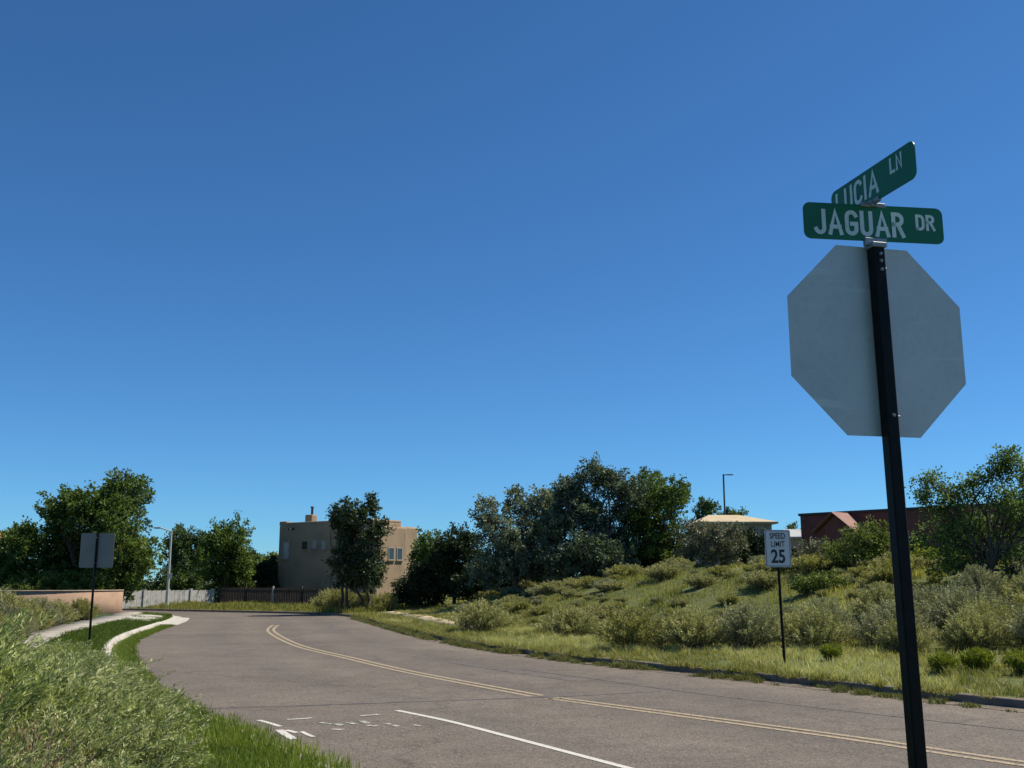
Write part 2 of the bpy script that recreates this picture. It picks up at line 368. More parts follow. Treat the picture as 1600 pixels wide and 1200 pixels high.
# ------------------------------------------------------------------ road, kerbs, terrain
RK = spline([(34, -14), (20.5, 0), (12.6, 9.8), (7.74, 16.1), (5.3, 20.0), (2.85, 23.6), (.5, 27.6), (-2.0, 33.5), (-3.9, 39.8), (-5.7, 46.1), (-7.6, 53), (-9.6, 58.2), (-12.6, 61.6), (-16, 63.8), (-20.4, 66.4), (-30, 71.2), (-60, 83)])
LK = spline([(18, -16), (10, -7), (4.6, .4), (.45, 7.0), (-2.15, 11.15), (-4.85, 15.65), (-7.05, 19.3), (-9.2, 24.2), (-11.1, 29.0), (-12.7, 34), (-14.1, 39.8), (-15.3, 45.5), (-16.8, 52), (-18.8, 57.6), (-22, 61), (-30, 64.6), (-60, 76)])
RN, LN = normals(RK, 1), normals(LK, -1)
def hR(x, y):
    d = dist(RK, x, y); x = np.atleast_1d(x); y = np.atleast_1d(y)
    W = 1-.88*sst(53, 65, y); q = sst(26, 42, y)
    h = .13+2.12*sst(0, 1, (d-(4.6-2.2*q))/(13-2*q))*W*(1-sst(60, 120, d))+.10*sst(.3, 3, d)
    return h+(vn(x, y, 2.3)-.5)*.22*sst(1, 4, d)+(vn(x, y, .8)-.5)*.07*sst(.4, 2, d)
def hL(x, y):
    d = dist(LK, x, y); x = np.atleast_1d(x); y = np.atleast_1d(y)
    h = .13+.12*sst(.2, 2, d)+.22*sst(2.5, 7, d)*(1-sst(24, 36, y))
    return h+(vn(x, y, 2.)-.5)*.10*sst(.8, 3, d)+(vn(x, y, .7)-.5)*.04*sst(.3, 1.5, d)
def strip(name, K, Nn, ds, hf, mat, i0=0, i1=None):
    K = K[i0:i1]; Nn = Nn[i0:i1]; ds = np.asarray(ds); n, m = len(K), len(ds)
    P = K[:, None]+Nn[:, None]*ds[None, :, None]; X, Y = P[..., 0].ravel(), P[..., 1].ravel()
    Z = hf(X, Y); V = np.stack([X, Y, Z], 1)
    i = np.arange(n-1)[:, None]*m; j = np.arange(m-1)[None]
    F = np.stack([i+j, i+j+1, i+m+j+1, i+m+j], -1).reshape(-1, 4)
    return from_np(name, V, F, mat, smooth=True)
def sweep(name, K, Nn, prof, mat, zf=None, parent=None):
    n, m = len(K), len(prof); V = np.zeros((n, m, 3))
    for j, (d, z) in enumerate(prof):
        V[:, j, :2] = K+Nn*d; V[:, j, 2] = z if zf is None else zf(K, z)
    i = np.arange(n-1)[:, None]*m; j = np.arange(m-1)[None]
    F = np.stack([i+j, i+j+1, i+m+j+1, i+m+j], -1).reshape(-1, 4)
    return from_np(name, V.reshape(-1, 3), F, mat, parent)

bm = bmesh.new(); bmesh.ops.create_circle(bm, cap_ends=True, radius=6000, segments=64); bmesh.ops.translate(bm, vec=(0, 0, -.3), verts=bm.verts)
kind(bm_obj('ground', bm, 'ground'), 'structure')
dsR = np.concatenate([[.14, .3, .5, .8], np.arange(1.2, 20, .55), np.arange(20.5, 40, 1.5), np.arange(42, 126, 6)])
kind(strip('hillside', RK, RN, dsR, hR, 'hill'), 'structure')
iL = int(np.argmin(np.abs(LK[:, 1]-57.5)))
dsL = np.concatenate([[.14, .3, .5, .8], np.arange(1.1, 9, .4), np.arange(9.5, 20, 1.), np.arange(22, 50, 4)])
kind(strip('roadside_bank', LK, LN, dsL, hL, 'bank', 0, iL), 'structure')
# road ribbon between the two kerbs, resampled along both edges
def resamp(P, n):
    s = np.concatenate([[0], np.cumsum(np.linalg.norm(np.diff(P, axis=0), axis=1))]); t = np.linspace(0, s[-1], n)
    return np.stack([np.interp(t, s, P[:, 0]), np.interp(t, s, P[:, 1])], 1)
a, b = resamp(LK, 260), resamp(RK, 260); w = np.linspace(0, 1, 9)
P = a[:, None]*(1-w)[None, :, None]+b[:, None]*w[None, :, None]
V = np.concatenate([P, np.zeros(P.shape[:2]+(1,))], -1).reshape(-1, 3)
i = np.arange(259)[:, None]*9; j = np.arange(8)[None]
road = kind(from_np('road', V, np.stack([i+j, i+j+1, i+9+j+1, i+9+j], -1).reshape(-1, 4), 'asphalt'), 'structure')
latt = road.data.attributes.new('lat', 'FLOAT', 'POINT'); latt.data.foreach_set('value', np.tile(w, 260).astype(np.float32))
GP = [(-.42, .006), (-.02, .012), (.0, .012), (.16, .01), (.165, -.1)]
KP = [(-.003, -.02), (.0, .115), (.022, .135), (.13, .137), (.15, .12), (.152, -.05)]
def ramped(K, z):   # the kerb drops flush where the pavement ramp meets the road; the near gutter is buried
    return z*(1-.85*(sst(46.5, 48, K[:, 1])*(1-sst(53, 54.5, K[:, 1]))))
def pan_z(K, z): return np.where(K[:, 1] < 22, -.05, z) if z < .03 else z
def kerb(name, K, Nn, mat, zf, gz):
    g = kind(sweep(name, K, Nn, GP, mat, zf=gz), 'structure')
    s_ = np.concatenate([[0], np.cumsum(np.linalg.norm(np.diff(K, axis=0), axis=1))]); L_ = 3.0
    for k in range(int(s_[-1]/L_)):
        if K[np.searchsorted(s_, k*L_), 1] < -2 or K[np.searchsorted(s_, k*L_), 0] < -45: continue
        t = np.linspace(k*L_+.008, (k+1)*L_-.008, 7); q = np.stack([np.interp(t, s_, K[:, 0]), np.interp(t, s_, K[:, 1])], 1); m = np.stack([np.interp(t, s_, Nn[:, 0]), np.interp(t, s_, Nn[:, 1])], 1)
        q = q+m*(((k*37) % 7)-3)*.002
        o = sweep('kerb_section', q, m, KP, mat, zf=zf, parent=g)
    return g
kerb('kerb_right', RK, RN, 'concrete_old', None, None)
kerb('kerb_left', LK, LN, 'concrete', ramped, pan_z)
# pavement on the far left and its pale ramp apron
def between(K, y0, y1): return np.where((K[:, 1] > y0) & (K[:, 1] < y1))[0]
q = between(LK, 27, 57)
def side_z(d): return lambda K, z: z
sw = []
for d in (1.55, 1.6, 2.75, 2.8):
    p = LK[q]+LN[q]*d; sw.append(np.column_stack([p, hL(p[:, 0], p[:, 1])+(.035 if 1.57 < d < 2.77 else -.05)]))
V = np.stack(sw, 1); n, m = V.shape[:2]; i = np.arange(n-1)[:, None]*m; j = np.arange(m-1)[None]
kind(from_np('pavement', V.reshape(-1, 3), np.stack([i+j, i+j+1, i+m+j+1, i+m+j], -1).reshape(-1, 4), 'concrete_path'), 'structure')
pave = bpy.data.objects['pavement']
for k in range(0, len(q)-3, 3):
    kk = q[k:k+4]; sl = []
    for d, dz in ((1.57, -.02), (1.575, .05), (2.775, .05), (2.78, -.02)):
        p = LK[kk]+LN[kk]*d; tq = np.array([.012, 1/3, 2/3, .988]); p = p[0]*(1-tq)[:, None]+p[3]*tq[:, None]; sl.append(np.column_stack([p, hL(p[:, 0], p[:, 1])+dz]))
    sv = np.stack(sl, 1); ii = np.arange(3)[:, None]*4; jj = np.arange(3)[None]
    from_np('pavement_slab', sv.reshape(-1, 3), np.stack([ii+jj, ii+jj+1, ii+4+jj+1, ii+4+jj], -1).reshape(-1, 4), 'concrete_path', pave)
q = between(LK, 45.8, 55)
sw = []
for d, dz in ((-.75, .012), (.0, .05), (.6, .17), (1.65, .26)):
    p = LK[q]+LN[q]*d; sw.append(np.column_stack([p, np.full(len(p), dz)+.05*(d > .5)*np.sin(np.linspace(0, 3.1, len(p)))]))
V = np.stack(sw, 1); n, m = V.shape[:2]; i = np.arange(n-1)[:, None]*m; j = np.arange(m-1)[None]
kind(from_np('kerb_ramp', V.reshape(-1, 3), np.stack([i+j, i+j+1, i+m+j+1, i+m+j], -1).reshape(-1, 4), 'concrete'), 'structure')
# sandy footpath showing on the right verge
q = between(RK, 36, 57)
sw = []
for d in (1.75, 1.8, 2.5, 2.55):
    p = RK[q]+RN[q]*d; sw.append(np.column_stack([p, hR(p[:, 0], p[:, 1])+(.05 if 1.77 < d < 2.52 else -.05)]))
V = np.stack(sw, 1); n, m = V.shape[:2]; i = np.arange(n-1)[:, None]*m; j = np.arange(m-1)[None]
M['path'] = plain('sandy_path', (.40, .33, .22), .95, var=.2, scale=3)
kind(from_np('footpath', V.reshape(-1, 3), np.stack([i+j, i+j+1, i+m+j+1, i+m+j], -1).reshape(-1, 4), 'path'), 'structure')

# painted markings and tar, sheets a few millimetres above the asphalt
def ribbon(name, P, w, mat, z=.005, parent=road, cut=None):
    P = spline(P, .25) if len(P) < 12 else np.asarray(P); Nn = normals(P, 1); n = len(P)
    V = np.stack([np.column_stack([P-Nn*w/2, np.full(n, z)]), np.column_stack([P+Nn*w/2, np.full(n, z)])], 1).reshape(-1, 3)
    i = np.arange(n-1)*2; return from_np(name, V, np.stack([i, i+1, i+3, i+2], -1), mat, parent)
YC = np.array([(14.5, 1.4), (8.6, 7.2), (5.42, 11.4), (4.0, 13.45), (.95, 17.25), (.72, 17.5)])
YD = np.array([(.42, 17.9), (-2.18, 22.55), (-4.2, 26.8), (-6.1, 30.85), (-7.85, 35.8), (-9.4, 41.0), (-10.2, 45.0), (-10.35, 46.2)])
for k, C in enumerate((YC, YD)):
    S = spline(C, .5); Nn = normals(S, 1)
    for s in (-1, 1): ribbon('centre_line', (S+Nn*s*.115), .11, 'yellow')
ribbon('lane_line', [(4.6, 5.2), (1.19, 11.16), (0, 13.25), (-.87, 14.75), (-1.72, 15.95)], .10, 'white')
ribbon('tar_seam', [(-4.75, 16.2), (-3.5, 16.5), (-2.04, 16.96), (.75, 17.85), (2.6, 18.7)], .13, 'tarlight', .004)
ribbon('tar_seam', [(-8.4, 50.5), (-8.0, 47), (-7.6, 44.5), (-7.9, 43.5)], .25, 'tarlight', .004)
ribbon('tar_seam', [(10.6, 9.0), (6.4, 14.1), (3.3, 18.2), (1.5, 21.2), (.2, 23.2)], .07, 'tarlight', .0045)
ribbon('tar_seam', [(1.2, 20.6), (-.2, 22.9), (-1.5, 25.4)], .16, 'tarlight', .004)
for P, w in (([(-3.52, 14.85), (-3.3, 14.55), (-3.08, 14.22)], .10), ([(-3.14, 14.92), (-2.98, 14.98), (-2.82, 15.08)], .09), ([(-3.02, 13.9), (-2.85, 13.5), (-2.66, 13.1)], .14),
             ([(-2.93, 13.88), (-2.82, 13.75), (-2.74, 13.64)], .1), ([(-2.7, 13.75), (-2.58, 13.5), (-2.46, 13.3)], .08), ([(-2.62, 14.6), (-2.52, 14.52), (-2.42, 14.44)], .09), ([(-2.38, 14.5), (-2.33, 14.4), (-2.27, 14.3)], .14),
             ([(-2.33, 14.0), (-2.28, 13.95), (-2.2, 13.92)], .15), ([(-2.24, 14.6), (-2.16, 14.5), (-2.1, 14.42)], .10), ([(-2.16, 15.3), (-2.05, 15.38), (-1.93, 15.5)], .16), ([(-2.1, 14.8), (-2.02, 14.66), (-1.96, 14.5)], .12), ([(-1.95, 14.36), (-1.88, 14.3), (-1.8, 14.26)], .12),
             ([(-1.7, 14.5), (-1.6, 14.35), (-1.52, 14.22)], .10), ([(-1.32, 14.36), (-1.27, 14.3), (-1.22, 14.26)], .10)):
    ribbon('worn_arrow_fragment', P, w*.78, 'whitelow' if P[0][0] > -2.65 else 'white', .006)

# ------------------------------------------------------------------ stop sign post with two street name blades
def street_sign():
    yaw = math.radians(13.2)                       # panel runs right and away from the viewer
    bx, by = 1.495, 4.03; bz = float(hL([bx], [by])[0])
    t = thing('street_sign_post', 'black post with grey octagonal stop sign back and two green street name blades', 'sign post', (bx, by, 0), yaw)
    bm = bmesh.new(); P = rounded(.052, .052, .006, 3); n = len(P)
    lo = [bm.verts.new((x+.045, y, bz-.5)) for x, y in P]; hi = [bm.verts.new((x, y, 3.244)) for x, y in P]
    for i in range(n): bm.faces.new((lo[i], lo[(i+1) % n], hi[(i+1) % n], hi[i]))
    bm.faces.new(hi); bmesh.ops.recalc_face_normals(bm, faces=bm.faces)
    post = bm_obj('post', bm, 'post', t)
    # octagon, 0.76 m across the flats, on the far side of the post
    R = .394/math.cos(math.pi/8); oc = [(R*math.cos(math.pi/8+k*math.pi/4), 2.861+R*math.sin(math.pi/8+k*math.pi/4)) for k in range(8)]
    y0 = .0275
    pan = prism('sign_panel', oc, y0, y0+.003, M['octa'], t); pan['label'] = 'plain grey aluminium back of octagonal stop sign'
    prism('white_border', [(x*.995, 2.861+(z-2.861)*.995) for x, z in oc], y0+.0031, y0+.0036, 'signwhite', pan)
    prism('red_face', [(x*.955, 2.861+(z-2.861)*.955) for x, z in oc], y0+.0037, y0+.0042, 'red', pan)
    # bolts with nuts
    for z, x in ((3.212, .002), (3.182, .002), (3.146, .003), (2.545, .010)):
        cyl('bolt', (x, -.026, z), (x, -.036, z), .0075, .0065, 'steel', t, 8)
    cyl('bolt', (.026, .0, 3.16), (.042, .0, 3.16), .005, .005, 'steel', t, 8)
    cyl('bolt', (.034, -.006, 2.545), (.052, -.006, 2.545), .006, .005, 'steel', t, 8)
    # post cap bracket, lower blade, cross bracket, upper blade
    cap = bmesh.new(); box(cap, (0, 0, 3.252), (.066, .066, .022), 0, .004); box(cap, (0, -.006, 3.269), (.10, .008, .034), 0, .002); box(cap, (0, .006, 3.269), (.10, .008, .034), 0, .002)
    bm_obj('cap_bracket', cap, 'steel', t)
    def blade(zc, rz, w, h, words):
        e = link(bpy.data.objects.new('street_name_blade', bpy.data.meshes.new('street_name_blade')), t)
        o = prism('street_name_blade', rounded(w, h, .03), -.002, .002, 'green', t)
        bpy.data.objects.remove(e); o.name = 'street_name_blade'
        o.location = (0, 0, zc); o.rotation_euler = (0, 0, rz)
        for s, xa, xb, H, z, sw_ in words:
            strokes('letter', s, xa, xb, z, H, sw_, 'letter', o, -.003); strokes('letter', s, xa, xb, z, H, sw_, 'letter', o, -.003, True)
        o['label'] = 'green street name blade reading ' + ' '.join(q[0] for q in words)
    blade(3.352, math.radians(-5.5), .61, .156, [('JAGUAR', -.262, .132, .110, -.004, .0175), ('DR', .183, .268, .070, .012, .0125)])
    br = bmesh.new(); box(br, (0, 0, 3.430), (.11, .018, .020), 0, .003); box(br, (0, 0, 3.442), (.018, .11, .020), 0, .003); box(br, (0, 0, 3.436), (.03, .03, .03), 0, .003)
    bm_obj('cross_bracket', br, 'steel', t)
    blade(3.516, math.radians(-89), .595, .156, [('LUCIA', -.262, .055, .108, .006, .0175), ('LN', .135, .218, .068, .028, .0125)])
def octamat():
    m, t, N, L, b = nt('stop_sign_back'); tc = N.new('ShaderNodeTexCoord')
    f = noise(N, L, 3.2, 5, .6, tc.outputs['Object']); s = noise(N, L, 40, 3, .6, tc.outputs['Object'])
    c = ramp(N, L, f, [(.3, (.52, .48, .44)), (.5, (.57, .53, .48)), (.7, (.61, .565, .515))])
    mp = N.new('ShaderNodeMapping'); mp.inputs['Rotation'].default_value = (0, math.radians(-52), 0); mp.inputs['Location'].default_value = (0, 0, 0); mp.inputs['Scale'].default_value = (1.2, 1, 14); L.new(tc.outputs['Object'], mp.inputs[0])
    sc = noise(N, L, 1.3, 2, .5, mp.outputs[0])
    c = mixc(N, L, ramp(N, L, sc, [(.60, (0, 0, 0)), (.70, (.6, .6, .6))]), c, (.70, .66, .61))
    c = mixc(N, L, 1., c, ramp(N, L, s, [(.25, (.9, .9, .9)), (.5, (1, 1, 1))]), 'MULTIPLY')
    L.new(c, b.inputs['Base Color']); b.inputs['Roughness'].default_value = .5; b.inputs['Metallic'].default_value = .25
    return m
M['octa'] = octamat()
street_sign()

# ------------------------------------------------------------------ speed limit sign across the road
def speed_sign():
    x, y = 5.66, 21.9; g = float(hR([x], [y])[0])
    t = thing('speed_limit_sign', 'white speed limit 25 sign on thin black post before the sagebrush', 'road sign', (x, y, g), math.radians(10))
    V, F = tube_np([(0, .03, -.3), (-.03, .03, 1.2), (-.045, .03, 2.78)], .032, 4)
    from_np('post', V, F, 'post', t)
    zc = 2.40; o = prism('sign_panel', rounded(.575, .775, .04), -.012, -.009, 'signwhite', t); o.location = (-.05, 0, zc)
    prism('back_sheet', rounded(.573, .773, .04), -.0088, -.007, 'alu_back', o)
    # black border ring
    bm = bmesh.new(); A = rounded(.545, .745, .03); B = rounded(.520, .720, .022)
    a = [bm.verts.new((p, -.0125, q)) for p, q in A]; b = [bm.verts.new((p, -.0125, q)) for p, q in B]
    for i in range(len(a)): bm.faces.new((a[i], a[(i+1) % len(a)], b[(i+1) % len(a)], b[i]))
    bm_obj('border_line', bm, 'black', o)
    text('lettering', 'SPEED', .165, .80, (0, -.0135, .255), 'black', o, bold=.003)
    text('lettering', 'LIMIT', .165, .80, (0, -.0135, .085), 'black', o, bold=.002)
    text('lettering', '25', .385, .86, (0, -.0135, -.18), 'black', o, bold=.010)
    for z in (.36, -.36): cyl('bolt', (0, -.012, z), (0, -.018, z), .01, .009, 'steel', o, 8)
speed_sign()
# sign seen from behind on the left
def back_sign():
    x, y = -10.95, 27.3; g = float(hL([x], [y])[0])
    t = thing('traffic_sign', 'square grey sign back on black post beside the left kerb', 'road sign', (x, y, g), math.radians(-6))
    V, F = tube_np([(0, 0, -.3), (.0, 0, 1.5), (.01, 0, 3.02)], .034, 4)
    from_np('post', V, F, 'post', t)
    o = prism('sign_panel', rounded(.93, .90, .04), .035, .039, 'alu_back', t); o.location = (.005, 0, 2.56)
    prism('front_sheet', rounded(.925, .895, .04), .0393, .041, 'signwhite', o)
    for z in (.33, -.33): cyl('bolt', (0, -.036, z), (0, -.046, z), .012, .01, 'steel', o, 8)
back_sign()

# ------------------------------------------------------------------ street lamps
def lamp_left():
    t = thing('street_lamp', 'pale grey street lamp with short arm in front of the left trees', 'street lamp', (-22.9, 69.5, .15))
    cyl('pole', (0, 0, -.2), (0, 0, 5.05), .095, .06, 'lamp', t); cyl('base_collar', (0, 0, -.1), (0, 0, .28), .16, .15, 'lamp', t)
    V, F = tube_np([(0, 0, 4.95), (-.1, 0, 5.05), (-.45, 0, 5.17), (-.75, 0, 5.26)], .045, 8); from_np('arm', V, F, 'lamp', t)
    bm = bmesh.new(); box(bm, (-.95, 0, 5.28), (.5, .2, .10), 0, .03); o = bm_obj('lamp_head', bm, 'lamp', t)
    box_obj('lens', (-.98, 0, 5.222), (.3, .15, .02), 'signwhite', o)
    box_obj('small_plate', (.12, -.05, 2.1), (.22, .012, .32), 'signwhite', t, 0, .004)
lamp_left()
def lamp_right():
    t = thing('street_lamp', 'tall dark lamp post with arm behind the tan roofed building', 'street lamp', (15.5, 75, 1.6))
    cyl('pole', (0, 0, -.5), (0, 0, 8.0), .085, .06, 'lampdark', t)
    V, F = tube_np([(0, 0, 7.9), (.2, 0, 7.97), (.42, 0, 7.97)], .035, 8); from_np('arm', V, F, 'lampdark', t)
    bm = bmesh.new(); box(bm, (.5, 0, 7.96), (.42, .22, .07), 0, .02); o = bm_obj('lamp_head', bm, 'lampdark', t)
    box_obj('lens', (.52, 0, 7.918), (.26, .15, .012), 'signwhite', o)
lamp_right()

# ------------------------------------------------------------------ buildings
def wallframe(A, B):
    """origin at A, local +x to B, local -y faces the viewer side"""
    d = Vector((B[0]-A[0], B[1]-A[1])); return math.atan2(d.y, d.x), d.length
def window(t, x, y, z, w, h, pane, facing, frame='darktrim', bars=0):
    """window part with pane and sill as sub-parts; facing 's' = -y wall, 'e' = +x wall"""
    f = .05; bm = bmesh.new()
    S = (lambda a, b, c: (a, c, b)) if facing == 's' else (lambda a, b, c: (c, a, b))
    for cx, cz, sx, sz in ((0, h/2, w+f, f), (0, -h/2, w+f, f), (-w/2, 0, f, h-f), (w/2, 0, f, h-f)):
        box(bm, (cx, 0, cz) if facing == 's' else (0, cx, cz), S(sx, sz, .08))
    for k in range(bars): box(bm, (0, 0, -h/2+h*(k+1)/(bars+1)) if facing == 's' else (0, 0, -h/2+h*(k+1)/(bars+1)), S(w-f, .03, .05))
    o = bm_obj('window', bm, frame, t); o.location = (x, y, z)
    box_obj('pane', (0, 0, 0), S(w-f*.9, h-f*.9, .03), pane, o)
    box_obj('sill', (0, -.05 if facing == 's' else 0, -h/2-.06) if facing == 's' else (.05, 0, -h/2-.06), S(w+.2, .05, .14), 'stucco', o)
    return o
def house():
    A, B = (-18.05, 80), (-9.7, 74); rz, Ln = wallframe(A, B)
    t = thing('adobe_house', 'two storey tan adobe house with flat roof behind the slender dark tree', 'house', (A[0], A[1], .1), rz)
    def block(name, x0, x1, y0, y1, z1):
        bm = bmesh.new(); box(bm, ((x0+x1)/2, (y0+y1)/2, z1/2-.25), (x1-x0, y1-y0, z1+.5), 0, .14); return bm_obj(name, bm, 'stucco', t)
    block('wall', 0, Ln-.5, 0, 3.25, 6.1); block('rear_wall', .2, Ln-3.0, 3.2, 8, 6.0)
    block('wing_wall', Ln-.52, Ln+.02, .02, 3.3, 5.72)
    bm = bmesh.new()
    for (x0, x1, y0, y1) in ((.0, Ln-.5, 0, .3), (0, .3, .31, 3.2), (Ln-.8, Ln-.5, .31, 3.2)): box(bm, ((x0+x1)/2, (y0+y1)/2, 6.12), (x1-x0, y1-y0, .22), 0, .07)
    bm_obj('parapet', bm, 'stucco', t)
    box_obj('corner_parapet', (.35, .3, 6.22), (.8, .5, .25), 'stucco', t, 0, .08)
    window(t, .95, -.02, 4.1, .62, 1.25, 'paneblock', 's', 'beige', 4)
    window(t, 2.95, -.02, 4.45, .42, .52, 'pane', 's', 'darktrim')
    window(t, 4.0, -.02, 4.5, .42, .62, 'paneblock', 's', 'beige')
    window(t, 5.0, -.02, 4.42, .42, .62, 'paneblock', 's', 'beige')
    window(t, 7.1, -.02, 4.3, .8, 1.0, 'pane', 's', 'darktrim')
    o = window(t, Ln+.03, 1.55, 3.75, .55, .85, 'pane', 'e', 'beige'); o['label'] = 'dark window in the sunlit end wall'
    window(t, Ln+.03, 2.45, 3.75, .55, .85, 'pane', 'e', 'beige')
    ch = box_obj('chimney', (2.35, 1.1, 6.45), (.75, .6, .75), 'stucco', t, 0, .08); cyl('flue_pipe', (2.45, 1.1, 6.7), (2.45, 1.1, 7.35), .09, .09, 'darktrim', ch); cyl('flue_cap', (2.45, 1.1, 7.36), (2.45, 1.1, 7.46), .15, .12, 'darktrim', ch)
    for x in (1.6, 6.2): box_obj('roof_spout', (x, -.22, 5.72), (.16, .44, .14), 'darkwood', t)
house()
def red_building():
    A, B = (17.9, 64), (29.6, 50.9); rz, Ln = wallframe(A, B)
    t = thing('maroon_building', 'long flat roofed maroon building on the right behind the trees', 'building', (A[0], A[1], 1.2), rz)
    box_obj('wall', (Ln/2, 5, 2.2), (Ln, 10, 5.0), 'maroon', t)
    box_obj('roof_trim', (Ln/2, 5, 4.74), (Ln+.2, 10.2, .16), 'darktrim', t, 0, .03)
    # small gabled porch with a rusty roof projecting from the wall
    x0, x1, zr, ze, y0 = 2.0, 4.7, 4.62, 3.55, -2.0; xm = (x0+x1)/2
    g = prism('porch', [(x0+.15, 0), (x1-.15, 0), (x1-.15, ze-.05), (xm, zr-.15), (x0+.15, ze-.05)], y0+.3, .0, 'maroon', t)
    prism('porch_roof', [(x0-.1, ze-.08), (xm, zr), (x1+.1, ze-.08), (x1+.1, ze-.02), (xm, zr+.07), (x0-.1, ze-.02)], y0, -.01, 'roofred', g)
    for x in (7.5, 9.6, 11.7, 13.8): window(t, x, -.02, 2.6, 1.1, 1.2, 'pane', 's', 'darktrim', 1)
red_building()
def hip_building(name, label, x0, x1, y0, y1, zb, ze, zr, wall, roof, win=(), cat='building', ridge_in=.35):
    t = thing(name, label, cat, ((x0+x1)/2, (y0+y1)/2, zb)); W, Dp = x1-x0, y1-y0; h = ze-zb
    box_obj('wall', (0, 0, h/2-.3), (W, Dp, h+.58), wall, t)
    e = .35; ov = [(-W/2-e, -Dp/2-e), (W/2+e, -Dp/2-e), (W/2+e, Dp/2+e), (-W/2-e, Dp/2+e)]
    bm = bmesh.new(); lo = [bm.verts.new((x, y, h)) for x, y in ov]; mid = [bm.verts.new((x, y, h+.12)) for x, y in ov]
    r = [bm.verts.new((-W/2*ridge_in*1.6, 0, zr-zb)), bm.verts.new((W/2*ridge_in, 0, zr-zb))]
    bm.faces.new(lo[::-1])
    for i in range(4): bm.faces.new((lo[i], lo[(i+1) % 4], mid[(i+1) % 4], mid[i]))
    bm.faces.new((mid[0], mid[1], r[1], r[0])); bm.faces.new((mid[1], mid[2], r[1])); bm.faces.new((mid[2], mid[3], r[0], r[1])); bm.faces.new((mid[3], mid[0], r[0]))
    bm_obj('roof', bm, roof, t)
    for x, z in win: window(t, x, -Dp/2-.02, z, .9, 1.0, 'pane', 's', 'darktrim', 1)
    return t
hip_building('tan_roofed_building', 'low beige building with a sunlit tan roof beyond the hill', 12.2, 16.6, 66, 72, 1.4, 5.5, 6.25, 'beige', 'tanroof', ((-1.6, 2.6), (1.4, 2.6)))
hip_building('grey_roofed_shed', 'small pale grey roofed shed at the left end of the maroon building', 19.0, 22.4, 73, 77, 1.2, 4.85, 5.6, 'beige', 'greyroof', ((-1.0, 2.4),), 'shed')
hip_building('tile_roofed_house', 'house with terracotta roof just showing at the left edge', -41, -33.6, 65, 72, 0, 4.6, 5.6, 'palewall', 'tile', ((2.6, 2.6),), 'house')

# ------------------------------------------------------------------ walls and fences
def block_wall():
    C = (-21.6, 52.3)
    t = thing('garden_wall', 'smooth tan garden wall curving away below the left trees', 'wall', (C[0], C[1], 0))
    K = spline([(-36, 46.0), (-30, 48.4), (-25.4, 50.3), (-22.9, 51.5), (-21.7, 52.4), (-20.95, 53.6), (-20.5, 54.9)], .3)-np.array(C); Nn = normals(K, 1)
    def run(name, prof, mat, par):
        o = sweep(name, K, Nn, prof+prof[:1], mat, parent=par); me = o.data
        bm = bmesh.new(); bm.from_mesh(me); bmesh.ops.remove_doubles(bm, verts=bm.verts, dist=1e-5); bmesh.ops.holes_fill(bm, edges=[e for e in bm.edges if e.is_boundary]); bmesh.ops.recalc_face_normals(bm, faces=bm.faces); bm.to_mesh(me); bm.free(); return o
    w_ = run('wall_run', [(-.1, -.2), (.1, -.2), (.1, 1.40), (-.1, 1.40)], 'wallstucco', t)
    run('coping', [(-.13, 1.402), (.13, 1.402), (.12, 1.46), (-.12, 1.46)], 'wallcap', w_)
block_wall()
def grey_fence():
    A, B = (-25.9, 68.9), (-21.6, 75.4); rz, Ln = wallframe(A, B)
    t = thing('grey_fence', 'weathered pale grey board fence behind the bend of the road', 'fence', (A[0], A[1], .1), rz)
    n = 4
    for k in range(n):
        x0, x1 = k*Ln/n+.12, (k+1)*Ln/n-.12; bm = bmesh.new(); w = (x1-x0)/12
        for q in range(12): box(bm, (x0+w*(q+.5), .006*(q % 3), .58+.012*((q*7) % 3)), (w-.012, .03, 1.16))
        o = bm_obj('board_panel', bm, 'wood', t)
        for z in (.3, .95): box_obj('rail', ((x0+x1)/2, .06, z), (x1-x0, .05, .09), 'wood', o)
    for k in range(n+1): box_obj('post', (k*Ln/n, 0, .62), (.2, .2, 1.3), 'wood', t, 0, .01)
grey_fence()
def dark_fence():
    A, B = (-21.2, 75.6), (-12.2, 70.6); rz, Ln = wallframe(A, B)
    t = thing('dark_fence', 'dark slatted fence in shadow in front of the adobe house', 'fence', (A[0], A[1], .1), rz)
    n = 4
    for k in range(n):
        x0, x1 = k*Ln/n+.06, (k+1)*Ln/n-.06; bm = bmesh.new(); w = (x1-x0)/16
        for q in range(16): box(bm, (x0+w*(q+.5), 0, .68), (w-.03, .025, 1.32))
        o = bm_obj('slat_panel', bm, 'darkwood', t)
        for z in (.25, 1.2): box_obj('rail', ((x0+x1)/2, .05, z), (x1-x0, .05, .08), 'darkwood', o)
    for k in range(n+1):
        o = box_obj('post', (k*Ln/n, -.03, .72), (.12, .12, 1.48), 'beige' if k == 2 else 'darkwood', t)
        if k == 2: o['label'] = 'pale post standing out in the dark fence'
dark_fence()

